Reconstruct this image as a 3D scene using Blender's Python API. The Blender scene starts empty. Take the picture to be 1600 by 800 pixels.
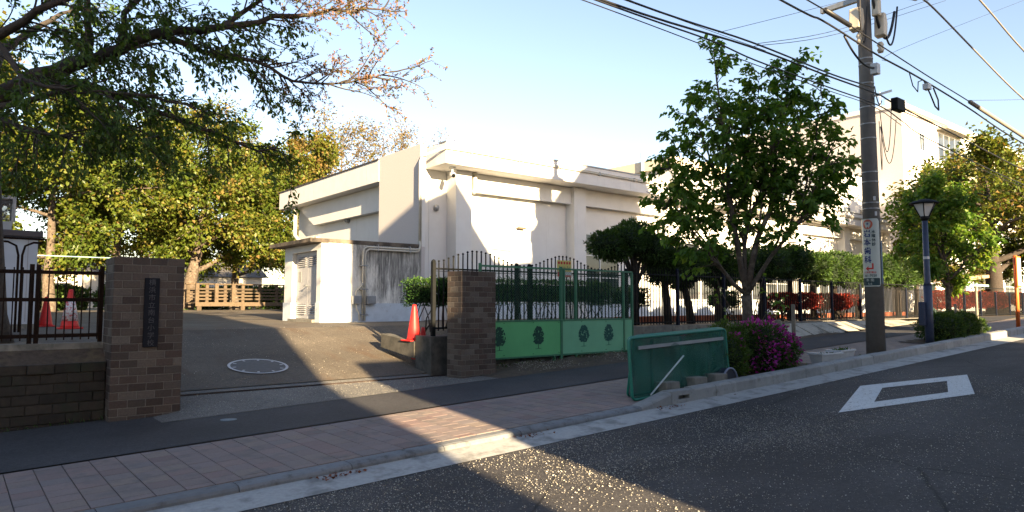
import bpy, math, random
import numpy as np
from mathutils import Vector

random.seed(7)
RNG = np.random.default_rng(7)
SC = bpy.context.scene
COL = SC.collection

# ------------------------------------------------------------------ camera
# world axes: X runs along the street (to the right), Y from the street into the school, Z up; metres
cam = bpy.data.cameras.new('camera')
cam.lens = 24.3
cam.sensor_width = 36.0
cam.clip_start = 0.05
cam.clip_end = 3000
cam_o = bpy.data.objects.new('camera', cam)
COL.objects.link(cam_o)
cam_o.location = (0, 0, 1.58)
cam_o.rotation_euler = (math.radians(90) + math.atan(75 / 1080), 0, math.radians(-39))
SC.camera = cam_o

# ------------------------------------------------------------------ sky, sun, exposure
SUN_EL = math.radians(14.0)
SUN_AZ = math.atan2(-0.19, -1.0)          # sun stands behind the camera, across the street
world = bpy.data.worlds.new('World')
SC.world = world
world.use_nodes = True
wn = world.node_tree
for n in list(wn.nodes):
    wn.nodes.remove(n)
sky = wn.nodes.new('ShaderNodeTexSky')
sky.sky_type = 'NISHITA'
sky.sun_disc = False
sky.sun_elevation = SUN_EL
sky.sun_rotation = SUN_AZ
sky.altitude = 50
sky.air_density = 1.0
sky.dust_density = 0.6
sky.ozone_density = 1.0
bg = wn.nodes.new('ShaderNodeBackground')
bg.inputs['Strength'].default_value = 0.058
wo = wn.nodes.new('ShaderNodeOutputWorld')
tint = wn.nodes.new('ShaderNodeMix')          # the camera's white balance, over the whole sky alike
tint.data_type = 'RGBA'
tint.blend_type = 'MULTIPLY'
tint.inputs[0].default_value = 1.0
tint.inputs[7].default_value = (1.05, .93, .92, 1)
wn.links.new(sky.outputs[0], tint.inputs[6])
wn.links.new(tint.outputs[2], bg.inputs[0])
wn.links.new(bg.outputs[0], wo.inputs[0])
sun = bpy.data.lights.new('sun', 'SUN')
sun.energy = 5.0
sun.angle = math.radians(0.5)
sun.color = (1.0, 0.76, 0.45)
sun_o = bpy.data.objects.new('sun', sun)
COL.objects.link(sun_o)
sdir = Vector((math.sin(SUN_AZ) * math.cos(SUN_EL), math.cos(SUN_AZ) * math.cos(SUN_EL), math.sin(SUN_EL)))
sun_o.rotation_euler = sdir.to_track_quat('Z', 'Y').to_euler()
SC.view_settings.view_transform = 'Standard'
SC.view_settings.look = 'None'
SC.view_settings.gamma = 1.0
SC.view_settings.exposure = 2.65
SC.render.engine = 'CYCLES'
SC.cycles.max_bounces = 8
SC.cycles.transparent_max_bounces = 12
SC.cycles.use_denoising = True

# ------------------------------------------------------------------ materials
def _new(name):
    m = bpy.data.materials.new(name)
    m.use_nodes = True
    nt = m.node_tree
    for n in list(nt.nodes):
        nt.nodes.remove(n)
    out = nt.nodes.new('ShaderNodeOutputMaterial')
    return m, nt, out

def _noise(nt, co, scale, detail=4, rough=.6):
    n = nt.nodes.new('ShaderNodeTexNoise')
    n.inputs['Scale'].default_value = scale
    n.inputs['Detail'].default_value = detail
    n.inputs['Roughness'].default_value = rough
    if co is not None:
        nt.links.new(co, n.inputs['Vector'])
    return n.outputs['Fac']

def _vec_noise(nt, co, scale):
    n = nt.nodes.new('ShaderNodeTexNoise')
    n.inputs['Scale'].default_value = scale
    n.inputs['Detail'].default_value = 4
    nt.links.new(co, n.inputs['Vector'])
    return n.outputs['Color']

def _ramp(nt, fac, stops):
    r = nt.nodes.new('ShaderNodeValToRGB')
    el = r.color_ramp.elements
    while len(el) < len(stops):
        el.new(0.5)
    for e, (p, c) in zip(el, stops):
        e.position = p
        e.color = (c[0], c[1], c[2], 1) if not isinstance(c, (int, float)) else (c, c, c, 1)
    nt.links.new(fac, r.inputs[0])
    return r.outputs[0]

def _mix(nt, fac, a, b, mode='MIX'):
    n = nt.nodes.new('ShaderNodeMix')
    n.data_type = 'RGBA'
    n.blend_type = mode
    for sock, val in ((n.inputs[0], fac), (n.inputs[6], a), (n.inputs[7], b)):
        if hasattr(val, 'is_output'):
            nt.links.new(val, sock)
        elif isinstance(val, (int, float)):
            sock.default_value = val if sock.type == 'VALUE' else (val, val, val, 1)
        else:
            sock.default_value = (val[0], val[1], val[2], 1)
    return n.outputs[2]

def _map(nt, co, sc, loc=(0, 0, 0)):
    n = nt.nodes.new('ShaderNodeMapping')
    n.inputs['Scale'].default_value = sc
    n.inputs['Location'].default_value = loc
    nt.links.new(co, n.inputs['Vector'])
    return n.outputs[0]

def _co(nt, objrand=False):
    g = nt.nodes.new('ShaderNodeNewGeometry')
    return g.outputs['Position']

MAT = {}
def mat(name, col, rough=.8, var=.18, scale=6, bump=.15, bscale=60, metal=0, objrand=0, col2=None, c2scale=2,
        c2lo=.5, c2hi=.65, streak=None, streak_lo=.5, streak_hi=.7, spec=.4, tints=None, bdist=.004):
    """procedural surface: base colour with fine grain, blotches of a second colour, streaks and bump"""
    if name in MAT:
        return MAT[name]
    m, nt, out = _new(name)
    p = nt.nodes.new('ShaderNodeBsdfPrincipled')
    nt.links.new(p.outputs[0], out.inputs[0])
    co = _co(nt)
    f = _noise(nt, co, scale, 6)
    dk = [max(0, c * (1 - var)) for c in col]
    lt = [min(1, c * (1 + var)) for c in col]
    c = _ramp(nt, f, [(.3, dk), (.7, lt)])
    if objrand:
        oi = nt.nodes.new('ShaderNodeObjectInfo')
        if tints:
            st = [(i / max(1, len(tints) - 1), t) for i, t in enumerate(tints)]
            rc = _ramp(nt, oi.outputs['Random'], st)
            c = _mix(nt, .85, c, rc)
            g2 = _noise(nt, co, scale, 5)
            c = _mix(nt, 1.0, c, _ramp(nt, g2, [(.3, 1 - var), (.7, 1 + var)]), 'MULTIPLY')
        else:
            rr = _ramp(nt, oi.outputs['Random'], [(0, 1 - objrand), (1, 1 + objrand)])
            c = _mix(nt, 1.0, c, rr, 'MULTIPLY')
    if col2 is not None:
        f2 = _noise(nt, co, c2scale, 5, .65)
        c = _mix(nt, _ramp(nt, f2, [(c2lo, 0), (c2hi, 1)]), c, col2)
    if streak is not None:
        f3 = _noise(nt, _map(nt, co, (7, 7, .55)), 1.0, 5, .7)
        c = _mix(nt, _ramp(nt, f3, [(streak_lo, 0), (streak_hi, 1)]), c, streak)
    nt.links.new(c, p.inputs['Base Color'])
    p.inputs['Roughness'].default_value = rough
    p.inputs['Metallic'].default_value = metal
    p.inputs['Specular IOR Level'].default_value = spec
    if bump:
        b = nt.nodes.new('ShaderNodeBump')
        b.inputs['Strength'].default_value = bump
        b.inputs['Distance'].default_value = bdist
        nt.links.new(_noise(nt, co, bscale, 6, .7), b.inputs['Height'])
        nt.links.new(b.outputs[0], p.inputs['Normal'])
    MAT[name] = m
    return m

def leaf_mat(name, stops, trans=.4, rough=.45):
    m, nt, out = _new(name)
    a = nt.nodes.new('ShaderNodeAttribute')
    a.attribute_name = 'tint'
    c = _ramp(nt, a.outputs['Fac'], stops)
    p = nt.nodes.new('ShaderNodeBsdfPrincipled')
    p.inputs['Roughness'].default_value = rough
    p.inputs['Specular IOR Level'].default_value = .3
    nt.links.new(c, p.inputs['Base Color'])
    t = nt.nodes.new('ShaderNodeBsdfTranslucent')
    tc = _mix(nt, 1.0, c, (1.3, 1.25, .6), 'MULTIPLY')
    nt.links.new(tc, t.inputs[0])
    mx = nt.nodes.new('ShaderNodeMixShader')
    mx.inputs[0].default_value = trans
    nt.links.new(p.outputs[0], mx.inputs[1])
    nt.links.new(t.outputs[0], mx.inputs[2])
    nt.links.new(mx.outputs[0], out.inputs[0])
    MAT[name] = m
    return m

def glass_mat(name, col=(.03, .035, .04)):
    m, nt, out = _new(name)
    p = nt.nodes.new('ShaderNodeBsdfPrincipled')
    co = _co(nt)
    c = _ramp(nt, _noise(nt, co, .8, 2), [(.4, col), (.65, [k * 2.2 for k in col])])
    nt.links.new(c, p.inputs['Base Color'])
    p.inputs['Roughness'].default_value = .06
    p.inputs['Specular IOR Level'].default_value = .8
    nt.links.new(p.outputs[0], out.inputs[0])
    MAT[name] = m
    return m

def net_mat(name, col, open_):
    m, nt, out = _new(name)
    p = nt.nodes.new('ShaderNodeBsdfPrincipled')
    co = _co(nt)
    c = _ramp(nt, _noise(nt, _map(nt, co, (3, 3, .8)), 2.2, 4), [(.3, [k * .55 for k in col]), (.7, [k * 1.35 for k in col])])
    nt.links.new(c, p.inputs['Base Color'])
    p.inputs['Roughness'].default_value = .7
    t = nt.nodes.new('ShaderNodeBsdfTransparent')
    mx = nt.nodes.new('ShaderNodeMixShader')
    f = _ramp(nt, _noise(nt, _map(nt, co, (3, 3, .8)), 1.5, 3), [(.35, open_ * .6), (.65, open_ * 1.4)])
    nt.links.new(f, mx.inputs[0])
    nt.links.new(p.outputs[0], mx.inputs[1])
    nt.links.new(t.outputs[0], mx.inputs[2])
    nt.links.new(mx.outputs[0], out.inputs[0])
    MAT[name] = m
    return m

# asphalt with grit and pale flecks
def asphalt_mat(name, base, fleck, amount, cracks=False, stain=None):
    m, nt, out = _new(name)
    p = nt.nodes.new('ShaderNodeBsdfPrincipled')
    co = _co(nt)
    c = _ramp(nt, _noise(nt, co, 130, 4, .8), [(.35, [k * .55 for k in base]), (.7, [k * 1.7 for k in base])])
    big = _ramp(nt, _noise(nt, co, .7, 5), [(.35, .78), (.7, 1.2)])
    c = _mix(nt, 1.0, c, big, 'MULTIPLY')
    c = _mix(nt, 1.0, c, _ramp(nt, _noise(nt, co, 26, 6, .8), [(.36, .72), (.64, 1.3)]), 'MULTIPLY')
    if amount:
        v = nt.nodes.new('ShaderNodeTexVoronoi')
        v.inputs['Scale'].default_value = 75
        nt.links.new(co, v.inputs['Vector'])
        d = _ramp(nt, v.outputs['Distance'], [(.16, 1), (.26, 0)])
        sep = nt.nodes.new('ShaderNodeSeparateColor')
        nt.links.new(v.outputs['Color'], sep.inputs[0])
        pick = _ramp(nt, sep.outputs[0], [(1 - amount, 0), (1 - amount + .02, 1)])
        c = _mix(nt, _mix(nt, 1.0, d, pick, 'MULTIPLY'), c, fleck)
    if stain:
        c = _mix(nt, _ramp(nt, _noise(nt, _map(nt, co, (1.6, .45, 1)), .9, 6, .7), [(.50, 0), (.68, .8)]), c, stain)
        c = _mix(nt, _ramp(nt, _noise(nt, co, 2.6, 6, .75), [(.55, 0), (.72, .55)]), c, (.05, .048, .046))
    if cracks:
        wv = _mix(nt, .12, co, _vec_noise(nt, co, 1.6))
        vo = nt.nodes.new('ShaderNodeTexVoronoi')
        vo.feature = 'DISTANCE_TO_EDGE'
        vo.inputs['Scale'].default_value = .42
        nt.links.new(wv, vo.inputs['Vector'])
        c = _mix(nt, _ramp(nt, vo.outputs['Distance'], [(.0015, .75), (.006, 0)]), c, (.012, .012, .012))
        c = _mix(nt, 1.0, c, _ramp(nt, _noise(nt, _map(nt, co, (.25, 1.6, 1)), 1.0, 3), [(.35, .82), (.65, 1.15)]), 'MULTIPLY')
    nt.links.new(c, p.inputs['Base Color'])
    p.inputs['Roughness'].default_value = .85
    p.inputs['Specular IOR Level'].default_value = .25
    b = nt.nodes.new('ShaderNodeBump')
    b.inputs['Strength'].default_value = .5
    b.inputs['Distance'].default_value = .0006
    nt.links.new(_noise(nt, co, 160, 5, .8), b.inputs['Height'])
    nt.links.new(b.outputs[0], p.inputs['Normal'])
    nt.links.new(p.outputs[0], out.inputs[0])
    MAT[name] = m
    return m

# annex wall: cream render with dark mould running down from the roof edge, heavier towards the right
def mould_wall(name):
    m, nt, out = _new(name)
    p = nt.nodes.new('ShaderNodeBsdfPrincipled')
    co = _co(nt)
    base = _ramp(nt, _noise(nt, co, 3, 6), [(.3, (.66, .64, .57)), (.7, (.78, .77, .72))])
    st = _noise(nt, _map(nt, co, (6, 6, .9)), 1.0, 8, .8)
    sep = nt.nodes.new('ShaderNodeSeparateXYZ')
    nt.links.new(co, sep.inputs[0])
    mr = nt.nodes.new('ShaderNodeMapRange')
    mr.inputs[1].default_value = 9.0
    mr.inputs[2].default_value = 10.0
    mr.inputs[3].default_value = -.12
    mr.inputs[4].default_value = .10
    nt.links.new(sep.outputs[0], mr.inputs[0])
    mz = nt.nodes.new('ShaderNodeMapRange')
    mz.inputs[1].default_value = 1.6
    mz.inputs[2].default_value = 3.4
    mz.inputs[3].default_value = -.10
    mz.inputs[4].default_value = .10
    nt.links.new(sep.outputs[2], mz.inputs[0])
    ad = nt.nodes.new('ShaderNodeMath'); ad.operation = 'ADD'
    nt.links.new(st, ad.inputs[0]); nt.links.new(mr.outputs[0], ad.inputs[1])
    ad2 = nt.nodes.new('ShaderNodeMath'); ad2.operation = 'ADD'
    nt.links.new(ad.outputs[0], ad2.inputs[0]); nt.links.new(mz.outputs[0], ad2.inputs[1])
    mask = _ramp(nt, ad2.outputs[0], [(.42, 0), (.60, .95)])
    fine = _noise(nt, _map(nt, co, (30, 30, 2)), 1.0, 5, .7)
    mask = _mix(nt, 1.0, mask, _ramp(nt, fine, [(.3, .45), (.6, 1)]), 'MULTIPLY')
    c = _mix(nt, mask, base, (.075, .075, .075))
    nt.links.new(c, p.inputs['Base Color'])
    p.inputs['Roughness'].default_value = .9
    b = nt.nodes.new('ShaderNodeBump')
    b.inputs['Strength'].default_value = .2
    b.inputs['Distance'].default_value = .01
    nt.links.new(_noise(nt, co, 50, 5), b.inputs['Height'])
    nt.links.new(b.outputs[0], p.inputs['Normal'])
    nt.links.new(p.outputs[0], out.inputs[0])
    MAT[name] = m
    return m

WHITE = mat('white_render', (.62, .62, .61), .85, .04, 2, .12, 70, streak=(.50, .49, .47), streak_lo=.60, streak_hi=.85)
FASCIA = mat('fascia_concrete', (.62, .61, .60), .85, .06, 3, .12, 60, streak=(.36, .35, .33), streak_lo=.60, streak_hi=.82)
PINK = mat('fin_pebble_render', (.50, .47, .46), .9, .1, 30, .5, 90, streak=(.48, .46, .45), streak_lo=.55, streak_hi=.85)
PLINTH = mat('plinth_paint', (.50, .56, .62), .85, .1, 4, .1, 60, col2=(.35, .37, .38), c2scale=6, c2lo=.58, c2hi=.72)
MOULD = mould_wall('mould_wall')
SLAB = mat('roof_slab_dirty', (.13, .105, .08), .9, .3, 5, .3, 40, col2=(.05, .042, .036), c2scale=2.2, c2lo=.42, c2hi=.6)
BRICK = mat('brick_tile', (.10, .068, .055), .75, .18, 40, .35, 120, objrand=.4,
            tints=[(.028, .018, .014), (.055, .037, .029), (.074, .053, .041), (.11, .09, .072), (.036, .023, .018), (.125, .108, .09), (.064, .040, .032), (.044, .034, .027), (.09, .07, .055)])
MORTARD = mat('old_mortar', (.045, .038, .03), .95, .3, 30, .4, 120)
MORTAR = mat('mortar', (.15, .135, .115), .95, .2, 30, .4, 120)
WALLBLOCK = mat('old_wall_block', (.030, .024, .018), .9, .3, 14, .6, 60, objrand=.35, col2=(.024, .026, .016), c2scale=5)
PAVER = mat('paver', (.23, .17, .155), .85, .1, 60, .3, 140, bdist=.0008, objrand=.3,
            tints=[(.20, .135, .125), (.235, .175, .155), (.21, .17, .16), (.185, .16, .155), (.23, .185, .15), (.19, .15, .14), (.22, .18, .165), (.17, .115, .105)],
            col2=(.16, .135, .125), c2scale=3.5)
PJOINT = mat('paver_joint', (.06, .05, .045), .95, .2, 30, .3, 120)
KERB = mat('kerb_concrete', (.28, .285, .28), .9, .12, 14, .4, 90, bdist=.0015, objrand=.12, col2=(.15, .15, .14), c2scale=7, c2lo=.52, c2hi=.75)
GUTTER = mat('gutter_concrete', (.36, .36, .35), .9, .12, 25, .35, 120, bdist=.001, col2=(.2, .2, .19), c2scale=3)
CONC = mat('old_concrete', (.20, .19, .165), .92, .2, 6, .4, 50, col2=(.10, .10, .085), c2scale=2.5, streak=(.09, .09, .075), streak_lo=.55, streak_hi=.8)
CONCD = mat('dark_concrete', (.085, .08, .07), .92, .25, 6, .4, 50, col2=(.045, .045, .04), c2scale=2.5)
CONCL = mat('pale_concrete', (.36, .34, .29), .9, .15, 8, .3, 60, col2=(.2, .19, .16), c2scale=3)
ROAD = asphalt_mat('road_asphalt', (.062, .058, .057), (.34, .32, .29), .10, True)
PATH = asphalt_mat('path_asphalt', (.050, .049, .051), (.2, .2, .18), .012)
YARD = asphalt_mat('yard_asphalt', (.105, .090, .072), (.3, .26, .2), .05, False, (.085, .055, .035))
GRAVEL = asphalt_mat('washed_gravel', (.13, .125, .115), (.46, .44, .40), .45)
SOIL = mat('soil', (.075, .055, .04), .95, .35, 18, .8, 40, col2=(.11, .085, .05), c2scale=6)
FIELD = mat('ground_earth', (.16, .13, .085), .95, .3, 1.5, .5, 20, col2=(.06, .075, .03), c2scale=.3)
PAINT = mat('road_paint', (.56, .58, .58), .7, .1, 12, .3, 140, col2=(.15, .15, .15), c2scale=26, c2lo=.58, c2hi=.68, bdist=.001)
BLACK = mat('black_paint', (.008, .009, .010), .65, .2, 10, 0, spec=.12)
NAVY = mat('navy_paint', (.010, .013, .026), .65, .2, 10, 0, spec=.12)
BROWN = mat('brown_paint', (.018, .010, .007), .75, .25, 12, .1, 60, spec=.1)
GREENF = mat('gate_green_frame', (.045, .17, .095), .45, .15, 10, 0, col2=(.08, .10, .05), c2scale=14, c2lo=.64, c2hi=.7)
GREENP = mat('gate_green_panel', (.11, .42, .17), .5, .06, 3, .03, 30, streak=(.10, .36, .15), streak_lo=.58, streak_hi=.85)
GREENP2 = mat('gate_green_panel_faded', (.165, .45, .27), .5, .06, 3, .03, 30, streak=(.14, .39, .23), streak_lo=.58, streak_hi=.85)
PRINT = mat('tree_print', (.004, .055, .035), .55, .3, 60, 0)
PRINT2 = mat('tree_print_faded', (.008, .085, .07), .55, .3, 60, 0)
STEEL = mat('galvanised_steel', (.30, .31, .32), .45, .12, 8, .05, 60, metal=.6)
GREY = mat('grey_paint', (.30, .31, .32), .5, .1, 5, .05, 60)
DOORG = mat('door_grey', (.36, .36, .38), .5, .05, 3, .02, 40, streak=(.28, .26, .24), streak_lo=.6, streak_hi=.85)
DARK = mat('dark_gap', (.01, .01, .01), .9, .1, 5, 0)
PIPEC = mat('cream_pipe', (.46, .44, .38), .6, .08, 6, .03, 60, streak=(.4, .38, .32), streak_lo=.6, streak_hi=.8)
POLEC = mat('pole_concrete', (.135, .122, .108), .85, .12, 9, .2, 70, streak=(.09, .082, .075), streak_lo=.52, streak_hi=.8)
CREAM = mat('cream_enamel', (.62, .54, .42), .5, .08, 6, .03, 40)
CABLE = mat('cable_black', (.012, .012, .014), .5, .2, 20, 0)
CABLEG = mat('cable_grey', (.16, .15, .14), .6, .2, 30, 0)
LAMPB = mat('lamp_blue', (.03, .042, .08), .45, .15, 10, .05, 60)
OPAL = mat('opal_glass', (.62, .62, .62), .25, .05, 5, 0)
ORANGE = mat('orange_paint', (.62, .13, .025), .5, .1, 10, .02, 50)
CONE = mat('cone_red', (.62, .022, .018), .45, .12, 12, .03, 40)
CONEW = mat('cone_reflective', (.6, .58, .6), .4, .2, 30, .1, 60, col2=(.5, .08, .08), c2scale=14, c2lo=.5, c2hi=.56)
WOOD = mat('deck_wood', (.075, .054, .034), .85, .3, 10, .3, 50, objrand=.25)
WOODG = mat('weathered_stake', (.20, .18, .145), .85, .25, 14, .3, 60)
BARK = mat('bark', (.085, .065, .05), .92, .35, 14, .9, 28, bdist=.02, col2=(.14, .12, .095), c2scale=7)
BARKD = mat('bark_dark', (.045, .036, .03), .92, .35, 16, .9, 30, bdist=.02)
PLWHITE = mat('white_plastic', (.50, .52, .54), .5, .1, 7, .03, 40, col2=(.3, .3, .29), c2scale=5, c2lo=.58, c2hi=.75)
SIGNW = mat('sign_white', (.52, .56, .52), .4, .03, 6, 0)
SIGNY = mat('sign_yellow', (.62, .52, .16), .5, .05, 6, 0)
RED = mat('sign_red', (.55, .03, .03), .5, .05, 6, 0)
BLUE = mat('sign_blue', (.015, .04, .20), .5, .05, 6, 0)
INK = mat('sign_ink', (.02, .05, .06), .5, .05, 6, 0)
PLATE = mat('bronze_plate', (.010, .011, .016), .7, .2, 20, .05, 60, spec=.15)
ENGRAVE = mat('engraved_letters', (.075, .075, .08), .7, .2, 30, 0, spec=.2)
SHEDW = mat('shed_panel', (.42, .46, .52), .5, .05, 3, .03, 30)
SHEDR = mat('shed_roof', (.07, .06, .065), .6, .1, 6, .05, 40)
GLASS = glass_mat('window_glass')
FRAME = mat('window_frame', (.55, .56, .56), .4, .05, 6, 0, metal=.2)
NETG = net_mat('green_net', (.008, .12, .085), .48)
NETF = mat('net_frame_green', (.015, .17, .12), .4, .1, 8, 0)
HOUSEW = mat('house_render', (.42, .40, .36), .85, .1, 4, .15, 60)
HOUSER = mat('house_roof', (.08, .075, .07), .8, .2, 6, .3, 40)
BRICKR = mat('red_brick', (.28, .085, .045), .85, .2, 12, .3, 60, objrand=.2)
RUST = mat('rusty_rail', (.022, .012, .009), .7, .3, 20, .3, 60)
MINT = mat('mint_paint', (.25, .42, .36), .5, .1, 8, .02, 40)
TANROOF = mat('tan_roof', (.42, .30, .17), .6, .1, 8, .1, 40)
LEAF_CH = leaf_mat('leaf_cherry', [(0, (.028, .062, .010)), (.35, (.060, .112, .015)), (.65, (.10, .145, .022)), (.82, (.16, .12, .04)), (1, (.26, .13, .075))], .35)
LEAF_BG = leaf_mat('leaf_background', [(0, (.034, .058, .010)), (.35, (.070, .105, .013)), (.65, (.115, .130, .018)), (.85, (.16, .120, .028)), (1, (.20, .125, .045))], .35)
LEAF_BZ = leaf_mat('leaf_bronze', [(0, (.08, .09, .02)), (.4, (.14, .125, .04)), (.75, (.18, .13, .06)), (1, (.22, .15, .085))], .35)
LEAF_DW = leaf_mat('leaf_dogwood', [(0, (.048, .118, .016)), (.5, (.098, .195, .028)), (.85, (.15, .24, .040)), (1, (.22, .27, .055))], .5)
LEAF_JU = leaf_mat('leaf_juniper', [(0, (.018, .046, .013)), (.5, (.046, .090, .020)), (.85, (.085, .13, .022)), (1, (.11, .15, .028))], .2)
LEAF_HG = leaf_mat('leaf_hedge', [(0, (.014, .045, .012)), (.5, (.032, .085, .018)), (1, (.085, .15, .030))], .3)
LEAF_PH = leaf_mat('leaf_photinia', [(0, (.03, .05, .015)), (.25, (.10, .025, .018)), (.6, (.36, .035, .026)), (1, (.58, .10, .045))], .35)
LEAF_AZ = leaf_mat('leaf_azalea', [(0, (.024, .055, .012)), (.5, (.060, .105, .018)), (1, (.12, .17, .03))], .3)
FLOWER = leaf_mat('flower_magenta', [(0, (.18, .010, .15)), (.5, (.36, .025, .29)), (1, (.56, .07, .46))], .35)
PETAL = leaf_mat('petal_pale', [(0, (.24, .22, .18)), (.5, (.42, .39, .34)), (1, (.62, .59, .54))], .1, .8)
DEAD = leaf_mat('fallen_leaf', [(0, (.10, .035, .02)), (1, (.28, .09, .04))], .1, .8)

# ------------------------------------------------------------------ mesh helpers
ORG = {}
def _org(parent):
    return ORG.get(parent.name, Vector((0, 0, 0))) if parent is not None else None

class MB:
    def __init__(s):
        s.v = []; s.f = []; s.m = []
    def add(s, vs, fs, mi=0):
        b = len(s.v)
        s.v.extend([tuple(float(k) for k in p) for p in vs])
        s.f.extend([tuple(i + b for i in f) for f in fs])
        s.m.extend([mi] * len(fs))
        return s
    def box(s, x0, x1, y0, y1, z0, z1, mi=0):
        vs = [(x0, y0, z0), (x1, y0, z0), (x1, y1, z0), (x0, y1, z0), (x0, y0, z1), (x1, y0, z1), (x1, y1, z1), (x0, y1, z1)]
        return s.add(vs, [(0, 3, 2, 1), (4, 5, 6, 7), (0, 1, 5, 4), (1, 2, 6, 5), (2, 3, 7, 6), (3, 0, 4, 7)], mi)
    def bar(s, p0, p1, w, h, mi=0, up=(0, 0, 1)):
        p0 = Vector(p0); p1 = Vector(p1); d = (p1 - p0).normalized(); up = Vector(up)
        a = d.cross(up)
        if a.length < 1e-4:
            a = d.cross(Vector((1, 0, 0)))
        a.normalize(); b = a.cross(d).normalized()
        vs = []
        for p in (p0, p1):
            for sx, sy in ((-1, -1), (1, -1), (1, 1), (-1, 1)):
                vs.append(p + a * (sx * w / 2) + b * (sy * h / 2))
        return s.add(vs, [(3, 2, 1, 0), (4, 5, 6, 7), (0, 1, 5, 4), (1, 2, 6, 5), (2, 3, 7, 6), (3, 0, 4, 7)], mi)
    def tube(s, pts, rads, n=8, mi=0, cap=True):
        pts = [Vector(p) for p in pts]
        if isinstance(rads, (int, float)):
            rads = [rads] * len(pts)
        vs = []; ref = None
        for i, p in enumerate(pts):
            d = (pts[min(i + 1, len(pts) - 1)] - pts[max(i - 1, 0)])
            if d.length < 1e-7:
                d = Vector((0, 0, 1))
            d.normalize()
            if ref is None:
                ref = Vector((0, 0, 1)) if abs(d.z) < .9 else Vector((1, 0, 0))
            a = d.cross(ref)
            if a.length < 1e-4:
                a = d.cross(Vector((0, 1, 0)))
            a.normalize(); b = a.cross(d).normalized(); ref = b
            for k in range(n):
                t = 2 * math.pi * k / n
                vs.append(p + (a * math.cos(t) + b * math.sin(t)) * rads[i])
        fs = []
        for i in range(len(pts) - 1):
            for k in range(n):
                fs.append((i * n + k, i * n + (k + 1) % n, (i + 1) * n + (k + 1) % n, (i + 1) * n + k))
        if cap:
            fs.append(tuple(reversed(range(n))))
            fs.append(tuple((len(pts) - 1) * n + k for k in range(n)))
        return s.add(vs, fs, mi)
    def lathe(s, prof, c, n=16, mi=0):
        vs = []
        for r, z in prof:
            for k in range(n):
                t = 2 * math.pi * k / n
                vs.append((c[0] + r * math.cos(t), c[1] + r * math.sin(t), c[2] + z))
        fs = []
        for i in range(len(prof) - 1):
            for k in range(n):
                fs.append((i * n + k, i * n + (k + 1) % n, (i + 1) * n + (k + 1) % n, (i + 1) * n + k))
        fs.append(tuple(reversed(range(n))))
        fs.append(tuple((len(prof) - 1) * n + k for k in range(n)))
        return s.add(vs, fs, mi)
    def prism(s, poly, axis, a, b, mi=0):
        """extrude a closed 2d outline: axis 'y' takes (x,z), 'x' takes (y,z), 'z' takes (x,y)"""
        def P(q, t):
            return {'y': (q[0], t, q[1]), 'x': (t, q[0], q[1]), 'z': (q[0], q[1], t)}[axis]
        n = len(poly)
        vs = [P(q, a) for q in poly] + [P(q, b) for q in poly]
        fs = [tuple(range(n)), tuple(reversed(range(n, 2 * n)))]
        for i in range(n):
            j = (i + 1) % n
            fs.append((j, i, i + n, j + n))
        return s.add(vs, fs, mi)
    def build(s, name, mats, parent=None, smooth=False, bevel=0, fix=True):
        me = bpy.data.meshes.new(name)
        o = bpy.data.objects.new(name, me)
        off = _org(parent)
        if off is None:
            off = Vector((0, 0, 0))
        vs = [(p[0] - off.x, p[1] - off.y, p[2] - off.z) for p in s.v]
        me.from_pydata(vs, [], s.f)
        if not isinstance(mats, (list, tuple)):
            mats = [mats]
        for m in mats:
            me.materials.append(m)
        if any(s.m):
            me.polygons.foreach_set('material_index', s.m)
        if fix:
            import bmesh
            bm = bmesh.new(); bm.from_mesh(me)
            bmesh.ops.recalc_face_normals(bm, faces=bm.faces)
            bm.to_mesh(me); bm.free()
        if smooth:
            me.polygons.foreach_set('use_smooth', [True] * len(me.polygons))
        me.update()
        COL.objects.link(o)
        if bevel:
            md = o.modifiers.new('bevel', 'BEVEL')
            md.width = bevel; md.segments = 2; md.limit_method = 'ANGLE'
        if parent is not None:
            o.parent = parent
            ORG[o.name] = off
        return o

def tag(o, label=None, cat=None, group=None, kind=None):
    if label: o['label'] = label
    if cat: o['category'] = cat
    if group: o['group'] = group
    if kind: o['kind'] = kind
    return o

def thing(name, label, cat, loc, group=None):
    o = bpy.data.objects.new(name, None)
    COL.objects.link(o)
    o.location = loc
    o.empty_display_size = .1
    ORG[o.name] = Vector(loc)
    return tag(o, label, cat, group)

def piece(name, me, parent, loc, rot=(0, 0, 0), scale=(1, 1, 1)):
    """one of many alike pieces that share a mesh; loc in world metres"""
    o = bpy.data.objects.new(name, me)
    COL.objects.link(o)
    off = _org(parent)
    if parent is not None:
        o.parent = parent
        ORG[o.name] = off
        o.location = Vector(loc) - off
    else:
        o.location = loc
    o.rotation_euler = rot
    o.scale = scale
    return o

def block_mesh(name, sx, sy, sz, m, ch=.004):
    """small chamfered block centred on its origin"""
    x, y, z = sx / 2, sy / 2, sz / 2
    vs = []
    for zz, k in ((-z, 0), (z - ch, 0), (z, ch)):
        vs += [(-x + k, -y + k, zz), (x - k, -y + k, zz), (x - k, y - k, zz), (-x + k, y - k, zz)]
    fs = [(0, 3, 2, 1), (8, 9, 10, 11)]
    for i in (0, 4):
        for k in range(4):
            fs.append((i + k, i + (k + 1) % 4, i + 4 + (k + 1) % 4, i + 4 + k))
    me = bpy.data.meshes.new(name)
    me.from_pydata(vs, [], fs)
    me.materials.append(m)
    return me

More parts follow.
